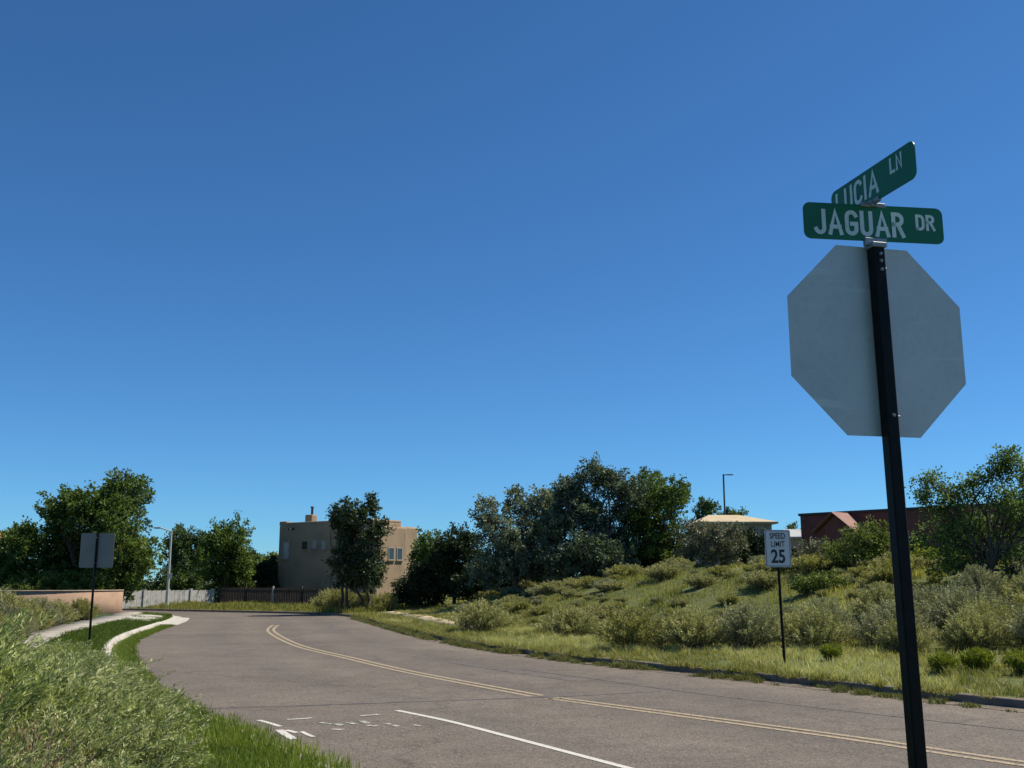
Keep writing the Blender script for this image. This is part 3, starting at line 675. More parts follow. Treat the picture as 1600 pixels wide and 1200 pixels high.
# ------------------------------------------------------------------ foliage generators
def leaves(P, Dv, ln, wd, r, twist=None):
    """diamond leaves: P base, Dv direction, ln length, wd width -> V, F"""
    n = len(P); Dv = Dv/(np.linalg.norm(Dv, axis=1, keepdims=True)+1e-9)
    s = np.cross(Dv, r.normal(size=(n, 3))); s /= np.linalg.norm(s, axis=1, keepdims=True)+1e-9
    nn = np.cross(Dv, s)
    ln = np.broadcast_to(ln, (n,))[:, None]; wd = np.broadcast_to(wd, (n,))[:, None]
    m = P+Dv*ln*.45+nn*ln*.06
    V = np.stack([P, m-s*wd/2, P+Dv*ln-nn*ln*.05, m+s*wd/2], 1).reshape(-1, 3)
    return V, np.arange(4*n).reshape(n, 4)
def unit(n, r):
    v = r.normal(size=(n, 3)); return v/np.linalg.norm(v, axis=1, keepdims=True)
def curve(a, b, r, wob=.12, n=5, sag=.0):
    t = np.linspace(0, 1, n)[:, None]; L = np.linalg.norm(np.subtract(b, a)); p = np.asarray(a)*(1-t)+np.asarray(b)*t
    p[1:-1] += r.normal(size=(n-2, 3))*wob*L*.5; p[:, 2] += sag*L*(t[:, 0]*(1-t[:, 0])); return p
def tree(name, label, cat, Y, lobes, gz, leafm, bark='bark', leaf=.15, dens=1., spread=.30, per=34, seed=1, trunks=None, tr=.14, fill=.85, drop=0., group=None, tlo=0., thi=1.):
    """lobes: (x, z, rx, rz) in metres at depth Y. Tapered trunk and limbs, crown of leaf clumps."""
    r = np.random.default_rng(seed); lob = np.array(lobes, float)
    bx = trunks[0] if trunks else float(np.average(lob[:, 0], weights=lob[:, 2]*lob[:, 3]))
    t = thing(name, label, cat, (bx, Y, gz), 0, group); O = np.array([bx, Y, gz])
    C = np.column_stack([lob[:, 0], np.full(len(lob), Y)+r.normal(size=len(lob))*lob[:, 2]*.45, lob[:, 1]])-O
    A = np.column_stack([lob[:, 2], (lob[:, 2]+lob[:, 3])*.55, lob[:, 3]])
    tb = [x-bx for x in (trunks or [bx])]; parts = []; zmin = (C[:, 2]-A[:, 2]*.6).min()
    forks = []
    for x in tb:
        top = np.array([x*.8+r.normal()*.15, r.normal()*.15, max(.35, zmin+.25)]); forks.append(top)
        parts.append(tube_np(curve((x, 0, -.3), top, r, .08, 5), np.linspace(tr*1.35, tr*.85, 5), 8))
    LV, LF, LT, off = [], [], [], 0
    for c, a in zip(C, A):
        f = min(forks, key=lambda q: abs(q[0]-c[0])); L = np.linalg.norm(c-f)
        limb = curve(f, c, r, .16, 6, .12); parts.append(tube_np(limb, np.linspace(tr*.62, tr*.16, 6), 6))
        vol = 4.19*a.prod(); n = max(5, int(dens*(9+17*vol**.67/(spread/.3)**2)))
        u = unit(n, r); rad = r.random(n)**.42*r.uniform(.78, 1.10, n)
        K = c+u*a*rad[:, None]; K[:, 2] = np.maximum(K[:, 2], .15+r.random(n)*.2)
        for q in range(0, n, 3):
            s0 = limb[r.integers(2, 6)]; parts.append(tube_np(curve(s0, K[q], r, .14, 4, .05), np.linspace(tr*.17, tr*.04, 4), 4))
        # each clump is a sprig: leaves along a short outward axis
        ax = u*np.array([1, 1, .8])+r.normal(size=(n, 3))*.55; ax[:, 2] += .25-drop; ax /= np.linalg.norm(ax, axis=1, keepdims=True)
        k = int(per*1.5); tt = r.random((n, k))*1.7-.6; sp = spread*r.uniform(.6, 1.25, (n, 1, 1))
        Pp = K[:, None]+ax[:, None]*tt[..., None]*sp+r.normal(size=(n, k, 3))*sp*.33*(1.25-.45*tt[..., None])
        Dd = ax[:, None]*.7+r.normal(size=(n, k, 3))*.8; Dd[..., 2] -= drop
        keep = r.random((n, k)) < fill; Pp = Pp[keep]; Dd = Dd[keep]
        Pp[:, 2] = np.maximum(Pp[:, 2], .03)
        tv = np.clip(.5+r.normal(size=(n, 1))*.17+r.normal(size=(n, k))*.17, tlo, thi)[keep]
        V, F = leaves(Pp, Dd, leaf*1.0*r.uniform(.6, 1.3, len(Pp)), leaf*.6*r.uniform(.7, 1.2, len(Pp)), r)
        LV.append(V); LF.append(F+off); off += len(V); LT.append(np.repeat(tv, 4))
    V, F = join_np(parts); from_np('trunk', V, F, bark, t, smooth=True)
    from_np('crown', np.concatenate(LV), np.concatenate(LF), leafm, t, np.concatenate(LT))
    return t
def gR(x, y): return float(hR([x], [y])[0])
def gL(x, y): return float(hL([x], [y])[0])

tree('elm_tree', 'tallest broad green elm rising behind the garden wall on the left', 'tree', 57.5,
     [(-21.7, 6.7, 1.37, 1.29), (-23.2, 5.7, 1.8, 1.62), (-25.1, 5.8, 1.22, 1.22), (-21.3, 4.6, 1.3, 1.8), (-22.5, 3.6, 2.16, 1.62), (-25.1, 3.9, 1.62, 1.62), (-20.9, 2.9, 1.05, 1.26), (-23.7, 2.5, 1.8, 1.08), (-25.2, 2.0, 1.7, 1.3), (-22.0, 2.0, 1.5, 1.2)],
     .1, 'lf_elm', leaf=.19, dens=1.25, spread=.36, per=40, seed=2, trunks=[-22.9], tr=.24)
tree('elm_tree', 'lower dark elm at the left edge beside the tallest elm', 'tree', 57.2,
     [(-27.6, 4.1, .94, .94), (-26.3, 3.9, 1.09, 1.09), (-28.3, 2.9, .91, 1.27), (-26.7, 2.4, 1.45, .91), (-27.8, 1.6, 1.5, 1.1)], .1, 'lf_elm', leaf=.18, dens=1.3, spread=.34, per=38, seed=3, tr=.18)
tree('leafy_tree', 'pointed dark tree just right of the pale street lamp', 'tree', 84,
     [(-26.8, 5.0, .94, 1.26), (-25.9, 3.3, 1.57, 1.57), (-27.5, 3.6, 1.16, 1.84), (-25.1, 4.8, .63, 1.16), (-26.3, 1.7, 2.2, 1.4)], .1, 'lf_far', leaf=.22, dens=1.2, spread=.36, per=34, seed=4, tr=.16)
tree('round_tree', 'round topped bright green tree left of the adobe house', 'tree', 77,
     [(-20.9, 4.85, 1.6, 1.6), (-21.9, 3.6, 1.2, 1.66), (-20.1, 3.2, 1.05, 1.43), (-21.0, 2.3, 1.66, .95), (-21.0, 1.3, 1.9, 1.2)], .1, 'lf_elm', leaf=.21, dens=1.3, spread=.36, per=36, seed=5, tr=.16)
tree('dark_shrub', 'dark tall shrub between the round tree and the adobe house', 'shrub', 80,
     [(-19.2, 2.3, 1.28, 1.09), (-18.6, 2.7, .89, .89), (-19.9, 3.0, .69, .89), (-19.3, 1.3, 1.6, 1.1)], .1, 'lf_dark', leaf=.2, dens=1.2, spread=.34, per=34, seed=6, tr=.1)
tree('distant_tree', 'distant tree tops showing left of the adobe house', 'tree', 105,
     [(-25.7, 3.6, 1.84, .9), (-24.0, 4.0, .79, .8), (-24.9, 2.4, 2.2, 1.2)], 0, 'lf_light', leaf=.25, dens=1., spread=.4, per=30, seed=7, tr=.12)
tree('locust_tree', 'slender dark multi stemmed tree standing in front of the adobe house', 'tree', 60,
     [(-9.4, 5.7, .97, .9), (-8.2, 6.2, .41, .49), (-10.1, 5.3, .53, .53), (-9.1, 4.4, 1.27, 1.05), (-7.7, 4.8, .49, .68), (-9.4, 2.9, 1.24, 1.12), (-8.1, 2.7, .75, 1.31), (-8.8, 2.1, 1.27, .68)],
     .25, 'lf_hse', leaf=.18, dens=1.15, spread=.34, per=34, seed=8, trunks=[-9.9, -9.4, -8.5, -8.0], tr=.075, drop=.25)
tree('leafy_tree', 'small green tree just right of the adobe house', 'tree', 72, [(-5.9, 4.4, .99, .9), (-6.2, 3.3, .99, .99), (-5.2, 3.4, .8, .9), (-5.8, 2.2, 1.3, 1.1), (-4.6, 2.0, 1.0, .9)], .3, 'lf_elm', leaf=.2, dens=1.1, spread=.34, per=32, seed=9, tr=.11)
tree('evergreen_bush', 'dark evergreen bush at the left end of the hilltop trees', 'bush', 60,
     [(-3.3, 4.0, .97, .9), (-3.8, 2.9, 1.05, .94), (-2.3, 3.3, .75, 1.31), (-5.3, 2.2, .75, .66), (-3.0, 2.0, 1.3, .8), (-4.6, 1.6, 1.4, .8), (-2.0, 1.9, 1.2, .8)], gR(-3.3, 60), 'lf_dark', leaf=.16, dens=1.5, spread=.30, per=40, seed=10, tr=.1)
tree('olive_tree', 'pale silvery olive tree at the left of the hilltop group', 'tree', 54,
     [(-1.4, 5.4, .68, .81), (.5, 5.8, 1.01, 1.01), (1.7, 6.1, .68, .68), (-.3, 4.1, 1.52, 1.35), (1.0, 3.8, 1.35, 1.35), (.2, 2.8, 1.6, .8), (-1.0, 2.5, 1.4, .9), (1.6, 2.7, 1.3, .9), (1.9, 5.2, .8, .9)], gR(.2, 54), 'lf_olive', 'barkgrey', leaf=.15, dens=1.15, spread=.30, per=36, seed=11, tr=.13)
tree('olive_tree', 'tall blue grey olive tree at the top of the hilltop group', 'tree', 52,
     [(3.0, 6.5, .71, .65), (4.2, 7.2, .91, .78), (5.3, 6.7, .97, .91), (3.4, 5.3, 1.14, 1.3), (4.8, 4.7, 1.46, 1.46), (3.9, 3.4, 1.62, .91), (2.4, 6.3, .3, .3), (2.8, 2.9, 1.3, .8), (5.0, 2.9, 1.5, .8), (2.4, 5.0, .9, 1.0), (2.0, 4.2, .9, .9), (6.0, 6.2, .8, .9)], gR(4.2, 52), 'lf_olive2', 'barkgrey', leaf=.15, dens=1.2, spread=.30, per=36, seed=12, tr=.16)
tree('elm_tree', 'green leaning elm at the right of the hilltop group', 'tree', 53.2,
     [(7.1, 6.6, 1.08, 1.08), (8.1, 6.2, .81, .94), (7.6, 4.9, 1.18, 1.18), (6.6, 3.8, 1.35, 1.18), (8.2, 3.8, .88, 1.01), (8.9, 6.3, .3, .3), (6.4, 2.9, 1.4, .8), (8.2, 2.9, 1.2, .7), (6.2, 5.4, .9, 1.0)], gR(7.1, 53), 'lf_elm', leaf=.15, dens=1.25, spread=.30, per=38, seed=13, tr=.15)
tree('grey_shrub', 'grey green shrub just right of the hilltop elm', 'shrub', 50, [(9.0, 4.2, .75, .75), (9.4, 3.4, .88, .75), (8.5, 3.2, .62, .62), (10.1, 4.0, .7, .7), (10.8, 3.9, .6, .6), (10.3, 3.1, .8, .7)], gR(9.1, 50), 'lf_grey', 'barkgrey', leaf=.13, dens=1.0, spread=.26, per=32, seed=14, tr=.07)
tree('dark_bush', 'dark bush behind the speed limit sign', 'bush', 52, [(11.2, 3.2, .78, .65), (12.0, 3.1, .65, .52), (10.9, 3.8, .5, .58), (12.6, 3.6, .7, .6), (11.8, 4.0, .6, .5), (13.2, 3.2, .6, .6)], gR(11.3, 52), 'lf_dark', leaf=.14, dens=1.4, spread=.26, per=36, seed=15, tr=.07)
tree('distant_tree', 'distant tree top left of the tall lamp post', 'tree', 95, [(17.9, 8.4, 1.07, .95), (17.7, 7.0, 1.2, 1.1)], 1.4, 'lf_far', leaf=.24, dens=1., spread=.36, per=30, seed=16, tr=.15)
tree('distant_tree', 'distant low tree top right of the tall lamp post', 'tree', 95, [(20.5, 7.8, 1.31, .65), (20.4, 6.6, 1.3, 1.)], 1.4, 'lf_far', leaf=.24, dens=1., spread=.36, per=30, seed=17, tr=.15)
tree('distant_tree', 'distant tree top beside the left end of the maroon building', 'tree', 95, [(25.7, 6.2, .9, .6), (25.5, 5.0, 1.1, .9)], 1.2, 'lf_far', leaf=.24, dens=1., spread=.36, per=30, seed=18, tr=.13)
tree('grey_shrub', 'grey twiggy shrub in front of the left end of the maroon building', 'shrub', 42, [(12.3, 3.2, .5, .4), (11.8, 2.9, .5, .45), (12.9, 3.0, .5, .4), (12.2, 2.5, .8, .5), (11.3, 2.8, .5, .5)], gR(12.3, 42), 'lf_grey', 'barkgrey', leaf=.10, dens=.8, spread=.24, per=30, seed=19, tr=.06)
tree('light_bush', 'yellow green bushy sapling left of the black sign post', 'bush', 36,
     [(12.1, 3.35, .62, .52), (11.6, 2.7, .72, .65), (12.5, 2.7, .68, .78), (12.9, 3.35, .45, .45), (12.2, 2.1, .85, .5), (11.3, 2.2, .5, .5)], gR(12.2, 36), 'lf_light', leaf=.10, dens=1.15, spread=.24, per=34, seed=20, tr=.06)
tree('yellow_bush', 'bright yellow green bush right of the black sign post', 'bush', 37, [(14.7, 2.65, .59, .43), (14.4, 2.05, .59, .47), (15.1, 2.25, .47, .47)], gR(14.7, 37), 'lf_yel', leaf=.10, dens=1.3, spread=.22, per=34, seed=21, tr=.05)
tree('elm_sapling', 'open branched young elm at the right edge with forked trunk', 'tree', 30,
     [(14.4, 5.45, .42, .30), (14.2, 5.0, .30, .25), (14.9, 4.95, .45, .40), (13.5, 4.75, .35, .16), (13.35, 4.35, .32, .35), (14.2, 4.2, .75, .45), (12.75, 4.5, .30, .16), (12.2, 4.8, .26, .10), (12.05, 4.3, .16, .28), (12.6, 4.0, .40, .25), (12.6, 3.3, .85, .6), (13.7, 3.4, .8, .5), (13.9, 2.8, 1.0, .7), (15.1, 3.6, .8, 1.0), (12.9, 2.4, .75, .45), (14.7, 2.3, .8, .55), (15.6, 4.4, .6, .8)],
     gR(14, 30), 'lf_right', leaf=.095, dens=1.35, spread=.27, per=26, seed=22, trunks=[14.0], tr=.075)
tree('low_bush', 'low dark green bush left of the black sign post below the sapling', 'bush', 33, [(9.8, 1.75, .62, .45), (9.3, 1.5, .29, .29), (10.3, 1.5, .33, .29)], gR(9.8, 33), 'lf_light', leaf=.09, dens=1.2, spread=.20, per=34, seed=23, tr=.04, thi=.6)
tree('hedge_bush', 'low green hedge bush behind the garden wall near the left edge', 'bush', 55.3, [(-26.2, 1.95, 1.04, .42), (-24.9, 1.9, .87, .35), (-25.5, 1.2, 1.4, .6)], .1, 'lf_light', leaf=.13, dens=1.1, spread=.24, per=30, seed=24, tr=.05, thi=.55)
tree('hedge_bush', 'low green hedge bush behind the garden wall near its corner', 'bush', 55.6, [(-23.5, 1.9, .97, .38), (-22.4, 1.95, .87, .42), (-23, 1.2, 1.2, .6)], .1, 'lf_light', leaf=.13, dens=1.1, spread=.24, per=30, seed=25, tr=.05, thi=.55)

for k, (x, y, w_, lb) in enumerate([(-27.2, 86, 2.6, 'dark shrub behind the pale grey fence near the lamp'), (-31.5, 88, 2.6, 'dark shrub behind the pale grey fence at its left end'), (-1.6, 57.5, 1.5, 'dark understory shrub at the foot of the pale silvery olive'), (1.2, 57, 1.6, 'dark understory shrub between the two olive trees'), (3.2, 56.5, 1.5, 'dark understory shrub at the foot of the tall blue grey olive'),
                                    (5.6, 56.5, 1.6, 'dark understory shrub between the tall olive and the hilltop elm'), (8.0, 57, 1.5, 'dark understory shrub at the foot of the hilltop elm'), (-5.6, 61, 1.3, 'dark understory shrub left of the evergreen bush')]):
    g = gR(x, y) if x > -20 else .0; tree('understory_shrub', lb, 'shrub', y, [(x-w_*.5, g+.8, w_*.75, .95), (x+w_*.5, g+.9, w_*.75, 1.0), (x, g+1.5, w_*.6, .7)], g, 'lf_dark', leaf=.17, dens=1.3, spread=.32, per=34, seed=200+k, tr=.06)

# ------------------------------------------------------------------ shrub prototypes (stems + fine leaves), copied as individuals
def shrub_mesh(seed, Rr, Hh, stems, per, leaf, wid, upright=.5, lean=.25, dome=1.):
    """returns (stem V,F), (leaf V,F,tint): stems fan from the base, fine leaves along the outer part"""
    r = np.random.default_rng(seed); sp = []; LP, LD, LT = [], [], []
    for k in range(stems):
        az = r.uniform(0, 2*np.pi); e = r.random()**.6
        rr = Rr*e*r.uniform(.8, 1.08); z = Hh*(1-(e**2.2)*.62*dome)*r.uniform(.78, 1.10)
        p0 = np.array([math.cos(az)*rr*.22+r.normal()*.03, math.sin(az)*rr*.22+r.normal()*.03, -.03])
        p1 = np.array([math.cos(az)*rr*.75, math.sin(az)*rr*.75, z*.55]); p2 = np.array([math.cos(az)*rr+r.normal()*lean*.2, math.sin(az)*rr+r.normal()*lean*.2, z])
        t = np.linspace(0, 1, 6)[:, None]; pts = (1-t)**2*p0+2*t*(1-t)*p1+t*t*p2
        if k % 2 == 0: sp.append(tube_np(pts[::1], np.linspace(.008, .002, 6)*(1+Rr*.5), 3))
        tt = .30+.72*r.random(per)**.75
        q = (1-tt[:, None])**2*p0+2*tt[:, None]*(1-tt[:, None])*p1+tt[:, None]**2*p2
        ax = p2-p1; ax /= np.linalg.norm(ax)
        q += r.normal(size=(per, 3))*leaf*.9*(1.25-tt[:, None])
        d = ax*upright*2+r.normal(size=(per, 3))*.75; d[:, 2] += upright*.4
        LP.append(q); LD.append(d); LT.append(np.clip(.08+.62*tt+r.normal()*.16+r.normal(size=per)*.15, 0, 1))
    P = np.concatenate(LP); Dv = np.concatenate(LD); P[:, 2] = np.maximum(P[:, 2], .0)
    V, F = leaves(P, Dv, leaf*r.uniform(.6, 1.35, len(P)), wid*r.uniform(.7, 1.3, len(P)), r)
    return join_np(sp), (V, F, np.repeat(np.concatenate(LT), 4))
PROTO = {}
def proto(key, name, leafm, *a, **k):
    S, Lf = shrub_mesh(*a, **k)
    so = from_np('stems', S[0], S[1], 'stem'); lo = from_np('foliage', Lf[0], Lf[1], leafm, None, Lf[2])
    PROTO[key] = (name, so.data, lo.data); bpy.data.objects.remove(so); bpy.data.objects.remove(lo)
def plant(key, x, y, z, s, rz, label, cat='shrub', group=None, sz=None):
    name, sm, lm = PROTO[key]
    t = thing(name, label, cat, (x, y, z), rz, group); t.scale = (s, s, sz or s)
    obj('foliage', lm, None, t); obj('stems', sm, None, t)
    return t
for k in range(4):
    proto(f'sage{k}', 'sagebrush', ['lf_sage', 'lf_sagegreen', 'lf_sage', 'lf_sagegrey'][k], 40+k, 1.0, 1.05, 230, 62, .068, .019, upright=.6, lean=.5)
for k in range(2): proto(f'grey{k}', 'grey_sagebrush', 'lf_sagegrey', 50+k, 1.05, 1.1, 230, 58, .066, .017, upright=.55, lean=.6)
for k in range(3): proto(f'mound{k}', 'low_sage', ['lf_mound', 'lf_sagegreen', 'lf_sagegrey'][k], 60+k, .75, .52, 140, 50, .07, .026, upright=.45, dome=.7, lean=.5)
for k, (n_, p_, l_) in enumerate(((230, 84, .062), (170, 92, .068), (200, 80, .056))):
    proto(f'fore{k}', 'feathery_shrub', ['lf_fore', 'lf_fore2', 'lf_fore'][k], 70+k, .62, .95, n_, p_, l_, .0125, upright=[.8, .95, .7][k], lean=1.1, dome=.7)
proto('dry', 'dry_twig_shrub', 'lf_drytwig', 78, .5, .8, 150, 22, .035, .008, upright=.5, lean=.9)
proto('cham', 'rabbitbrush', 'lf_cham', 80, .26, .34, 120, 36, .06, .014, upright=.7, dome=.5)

# foreground bank, lower left
GF = 'feathery shrubs massed on the near left bank'
fore = [(-3.1, 6.2, .8), (-3.75, 6.8, 1.0), (-2.6, 7.0, .72), (-3.3, 7.6, .9), (-4.35, 7.6, 1.2), (-2.95, 8.3, .78), (-3.95, 8.7, 1.1), (-4.95, 8.9, 1.3), (-3.45, 9.5, .85), (-4.5, 9.9, 1.1), (-5.55, 10.2, 1.3), (-4.15, 10.9, .85), (-5.1, 11.5, 1.1), (-6.1, 11.6, 1.05), (-4.75, 12.5, .75), (-5.8, 13.0, 1.0), (-6.8, 13.4, 1.05), (-6.3, 9.6, 1.25), (-6.3, 15.4, .85), (-7.3, 17.3, .85), (-5.35, 14.0, .8), (-8.3, 19.6, .8), (-7.4, 15.2, 1.0), (-8.3, 17.3, 1.0), (-4.3, 12.3, .7)]
for k, (x, y, s) in enumerate(fore):
    plant(f'fore{k % 3}', x, y, gL(x, y), s, k*1.9, 'feathery silvery green shrub massed on the near left bank', 'shrub', GF, sz=s*(.98 if k in (4, 7, 10) else .76))
for k, (x, y, s, lb) in enumerate([(-3.0, 6.75, .9, 'brown dry twiggy shrub in the bottom left corner'), (-2.75, 6.35, .75, 'brown dry twigs low at the bottom edge of the left bank'), (-3.6, 7.2, .95, 'brown dry twiggy shrub behind the corner one on the left bank')]):
    plant('dry', x, y, gL(x, y), s, k*2., lb)
# sage on the left behind them
GB = 'sagebrush on the left bank before the garden wall'
for k, (x, y, s) in enumerate([(-12.6, 25.2, .9), (-14.4, 28.5, 1.1), (-11.2, 22.0, .85), (-13.0, 21.8, 1.0), (-15.2, 31.5, 1.15), (-17.0, 34.5, 1.2), (-16.9, 30.5, 1.2), (-18.6, 36.8, 1.2), (-10.4, 19.2, .9), (-8.6, 16.3, .8), (-11.9, 18.6, 1.0), (-9.6, 14.8, .9), (-15.9, 34.5, .85), (-16.7, 37, .9), (-17.4, 40, .9), (-18.4, 40.5, .95), (-17.9, 43.5, .85), (-14.0, 29, .9), (-15.0, 31.5, .9), (-19.3, 38.5, 1.1)]):
    plant(['sage1', 'grey0', 'sage0', 'sage2'][k % 4], x, y, gL(x, y), s, k*1.3, 'grey green sagebrush on the left bank in front of the garden wall', 'shrub', GB)
# sagebrush along the right verge, near to far
GS = 'sagebrush along the right verge'
big = [('sage2', -1.0, 36.6, 1.15, 'rounded sagebrush farthest up the right verge, left of the dry grass'), ('sage0', 1.85, 33.4, 1.05, 'dark based sagebrush in the middle of the right slope behind the dry grass'),
       ('sage1', 3.2, 27.0, 1.0, 'dense sagebrush nearest the kerb, leftmost of the roadside row'), ('sage0', 4.55, 26.4, .95, 'sagebrush second from left in the roadside row'),
       ('sage3', 5.75, 26.0, 1.0, 'dark sagebrush directly left of the speed limit post'), ('sage2', 7.3, 25.6, .98, 'pale sagebrush directly right of the speed limit post'),
       ('grey0', 9.2, 25.4, 1.05, 'twiggy grey sagebrush just left of the black sign post'), ('grey1', 11.4, 26.2, 1.15, 'tall grey sagebrush just right of the black sign post'),
       ('grey0', 11.9, 23.2, 1.05, 'grey sagebrush second from the right edge behind the bright rabbitbrush'), ('sage1', 13.0, 25.0, 1.2, 'tall green grey sagebrush at the right edge')]
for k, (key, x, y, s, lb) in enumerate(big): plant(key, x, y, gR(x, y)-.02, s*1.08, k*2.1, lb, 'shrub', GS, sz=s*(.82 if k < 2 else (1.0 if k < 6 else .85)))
GG = 'grey sagebrush thicket behind the roadside row'
for k, (x, y, s) in enumerate([(8.3, 28.2, 1.0), (10.1, 28.6, 1.05), (12.6, 28.2, 1.1), (13.6, 27.4, 1.05), (9.9, 26.8, .95), (12.2, 21.3, .7), (13.4, 22.4, .9), (10.5, 23.9, .95), (14.9, 28.6, 1.1), (15.6, 26.6, 1.1), (8.2, 27.0, .85), (6.6, 27.8, .9), (5.2, 28.2, .85), (11.2, 24.8, 1.0), (12.6, 24.0, 1.0), (14.2, 25.6, 1.1), (11.0, 27.6, 1.0), (9.0, 24.2, .8), (3.9, 28.6, .8)]):
    plant(['grey1', 'sage2', 'grey0', 'sage0'][k % 4], x, y, gR(x, y)-.03, s*.88, k*.9, 'grey sagebrush filling the thicket behind the roadside row on the right', 'shrub', GG)
for k, (x, y, s, lb) in enumerate([(8.05, 19.75, 1.0, 'small round bright green rabbitbrush nearest the black sign post'), (8.75, 19.9, 1.15, 'bright green rabbitbrush second from the black sign post'), (9.35, 19.3, 1.1, 'bright green rabbitbrush at the right end by the kerb'), (6.75, 22.4, .9, 'flat bright green rabbitbrush right of the speed limit post'), (9.7, 20.3, 1.0, 'yellow green rabbitbrush close to the right edge')]):
    plant('cham', x, y, gR(x, y)-.02, s, k, lb, 'shrub', 'rabbitbrush on the right verge')
# low sage mounds over the slope
r = np.random.default_rng(77); done = []
for _ in range(6000):
    if len(done) >= 190: break
    y = r.uniform(26, 56); x = r.uniform(-7, 16); d = dist(RK, x, y)[0]
    kk = int(np.argmin(((RK-(x, y))**2).sum(1)))
    if (x-RK[kk, 0])*RN[kk, 0]+(y-RK[kk, 1])*RN[kk, 1] < 0: continue
    if d < 4.3 or d > 19 or abs(x/y) > .52 or (y > 50 and d > 10) : continue
    if any((x-a)**2+(y-b)**2 < .6 for a, b in done): continue
    if any((x-q[1])**2+(y-q[2])**2 < 1.3 for q in big): continue
    done.append((x, y))
    plant(f'mound{len(done) % 3}', x, y, gR(x, y)-.03, (lambda q: .35+.8*q*q)(r.random()), r.uniform(0, 6), 'low rounded sage mound scattered over the green slope below the hilltop trees', 'shrub', 'low sage mounds on the slope')
for k, (x, y, s, key) in enumerate([(-11.2, 63.8, 1.1, 'sage2'), (-10.1, 62.2, 1.2, 'sage1'), (-8.6, 61.4, 1.0, 'sage0'), (-7.2, 59.5, 1.0, 'sage1')]):
    plant(key, x, y, gR(x, y)-.02, s, k, 'grey green brush at the foot of the slender dark tree', 'shrub', 'brush under the slender tree')

# ------------------------------------------------------------------ grass and weeds
def blades(name, X, Y, Z, h, w, tint, mat, seed, lean=.45):
    r = np.random.default_rng(seed); n = len(X); az = r.uniform(0, 2*np.pi, n); la = r.uniform(0, 2*np.pi, n); ll = np.abs(r.normal(size=n))*lean*h
    B = np.column_stack([X, Y, Z-.01]); s = np.column_stack([np.cos(az), np.sin(az), np.zeros(n)])*(w/2)[:, None]
    T = B+np.column_stack([np.cos(la)*ll, np.sin(la)*ll, h]); Mi = B*.55+T*.45+np.column_stack([-np.cos(la)*ll*.15, -np.sin(la)*ll*.15, h*.08])
    V = np.stack([B-s, B+s, Mi+s*.7, T, Mi-s*.7], 1).reshape(-1, 3); i = np.arange(n)*5
    me = bpy.data.meshes.new(name); F4 = np.stack([i, i+1, i+2, i+4], -1); F3 = np.stack([i+4, i+2, i+3], -1)
    me.vertices.add(len(V)); me.vertices.foreach_set('co', V.astype(np.float32).ravel())
    lp = np.concatenate([F4.ravel(), F3.ravel()]).astype(np.int32); me.loops.add(len(lp)); me.loops.foreach_set('vertex_index', lp)
    me.polygons.add(2*n); me.polygons.foreach_set('loop_start', np.concatenate([np.arange(n)*4, 4*n+np.arange(n)*3]).astype(np.int32)); me.polygons.foreach_set('loop_total', np.concatenate([np.full(n, 4), np.full(n, 3)]).astype(np.int32))
    a = me.attributes.new('tint', 'FLOAT', 'POINT'); a.data.foreach_set('value', np.repeat(tint, 5).astype(np.float32)); me.update(calc_edges=True)
    return kind(obj(name, me, mat), 'stuff')
def along(K, Nn, n, y0, y1, d0, d1, r, bias=1.):
    q = between(K, y0, y1); k = q[r.integers(0, len(q), n)]; d = d0+(d1-d0)*r.random(n)**bias
    p = K[k]+Nn[k]*d[:, None]+r.uniform(-.3, .3, (n, 2))*np.column_stack([-Nn[k, 1], Nn[k, 0]]); return p[:, 0], p[:, 1], d
def stufflabel(o, lb, c): o['label'] = lb; o['category'] = c; return o
r = np.random.default_rng(101)
# near lawn grass, spilling over the hidden kerb
X, Y, d = along(LK, LN, 95000, 5, 21, -.30, 2.4, r); edge = -.12+.16*vn(X, Y, .45); k = (d > edge) & (d < 1.5+vn(X, Y, .7)*1.2); X, Y, d = X[k], Y[k], d[k]
hh = (.05+.13*vn(X, Y, .5))*r.uniform(.5, 1.4, len(X))*np.where(d < .25, .8, 1.)
Z = np.where(d < .02, .012, hL(X, Y)+.03*(d < .2)); Z = np.where((d >= 0) & (d < .18), .15, Z)
stufflabel(blades('lawn_grass', X, Y, Z, hh, r.uniform(.006, .013, len(X)), np.clip(.42+.9*(vn(X, Y, .5)-.5)+r.normal(size=len(X))*.22, 0, 1), 'gr_lawn', 1), 'bright green grass on the near left verge spilling over the kerb', 'grass')
# grass on the left bank farther away
X, Y, d = along(LK, LN, 42000, 20, 56, .16, 1.6, r); Z = hL(X, Y); hh = (.05+.08*vn(X, Y, .8))*r.uniform(.5, 1.4, len(X))
stufflabel(blades('verge_grass', X, Y, Z, hh, r.uniform(.010, .022, len(X)), np.clip(.08+r.normal(size=len(X))*.2, 0, 1), 'gr_lawn', 2), 'green grass strip between the left kerb and the pavement', 'grass')
X, Y, d = along(LK, LN, 42000, 10, 46, 2.9, 12, r); k = ~((d < 3.1) & (Y > 27)); X, Y, d = X[k], Y[k], d[k]; Z = hL(X, Y); hh = (.08+.22*vn(X, Y, 1.2))*r.uniform(.5, 1.4, len(X))
stufflabel(blades('bank_grass', X, Y, Z, hh, r.uniform(.010, .022, len(X)), np.clip(.3+.5*vn(X, Y, 1.5)-.1+r.normal(size=len(X))*.2, 0, 1), 'gr_hill', 3), 'mixed grass among the sagebrush on the left bank', 'grass')
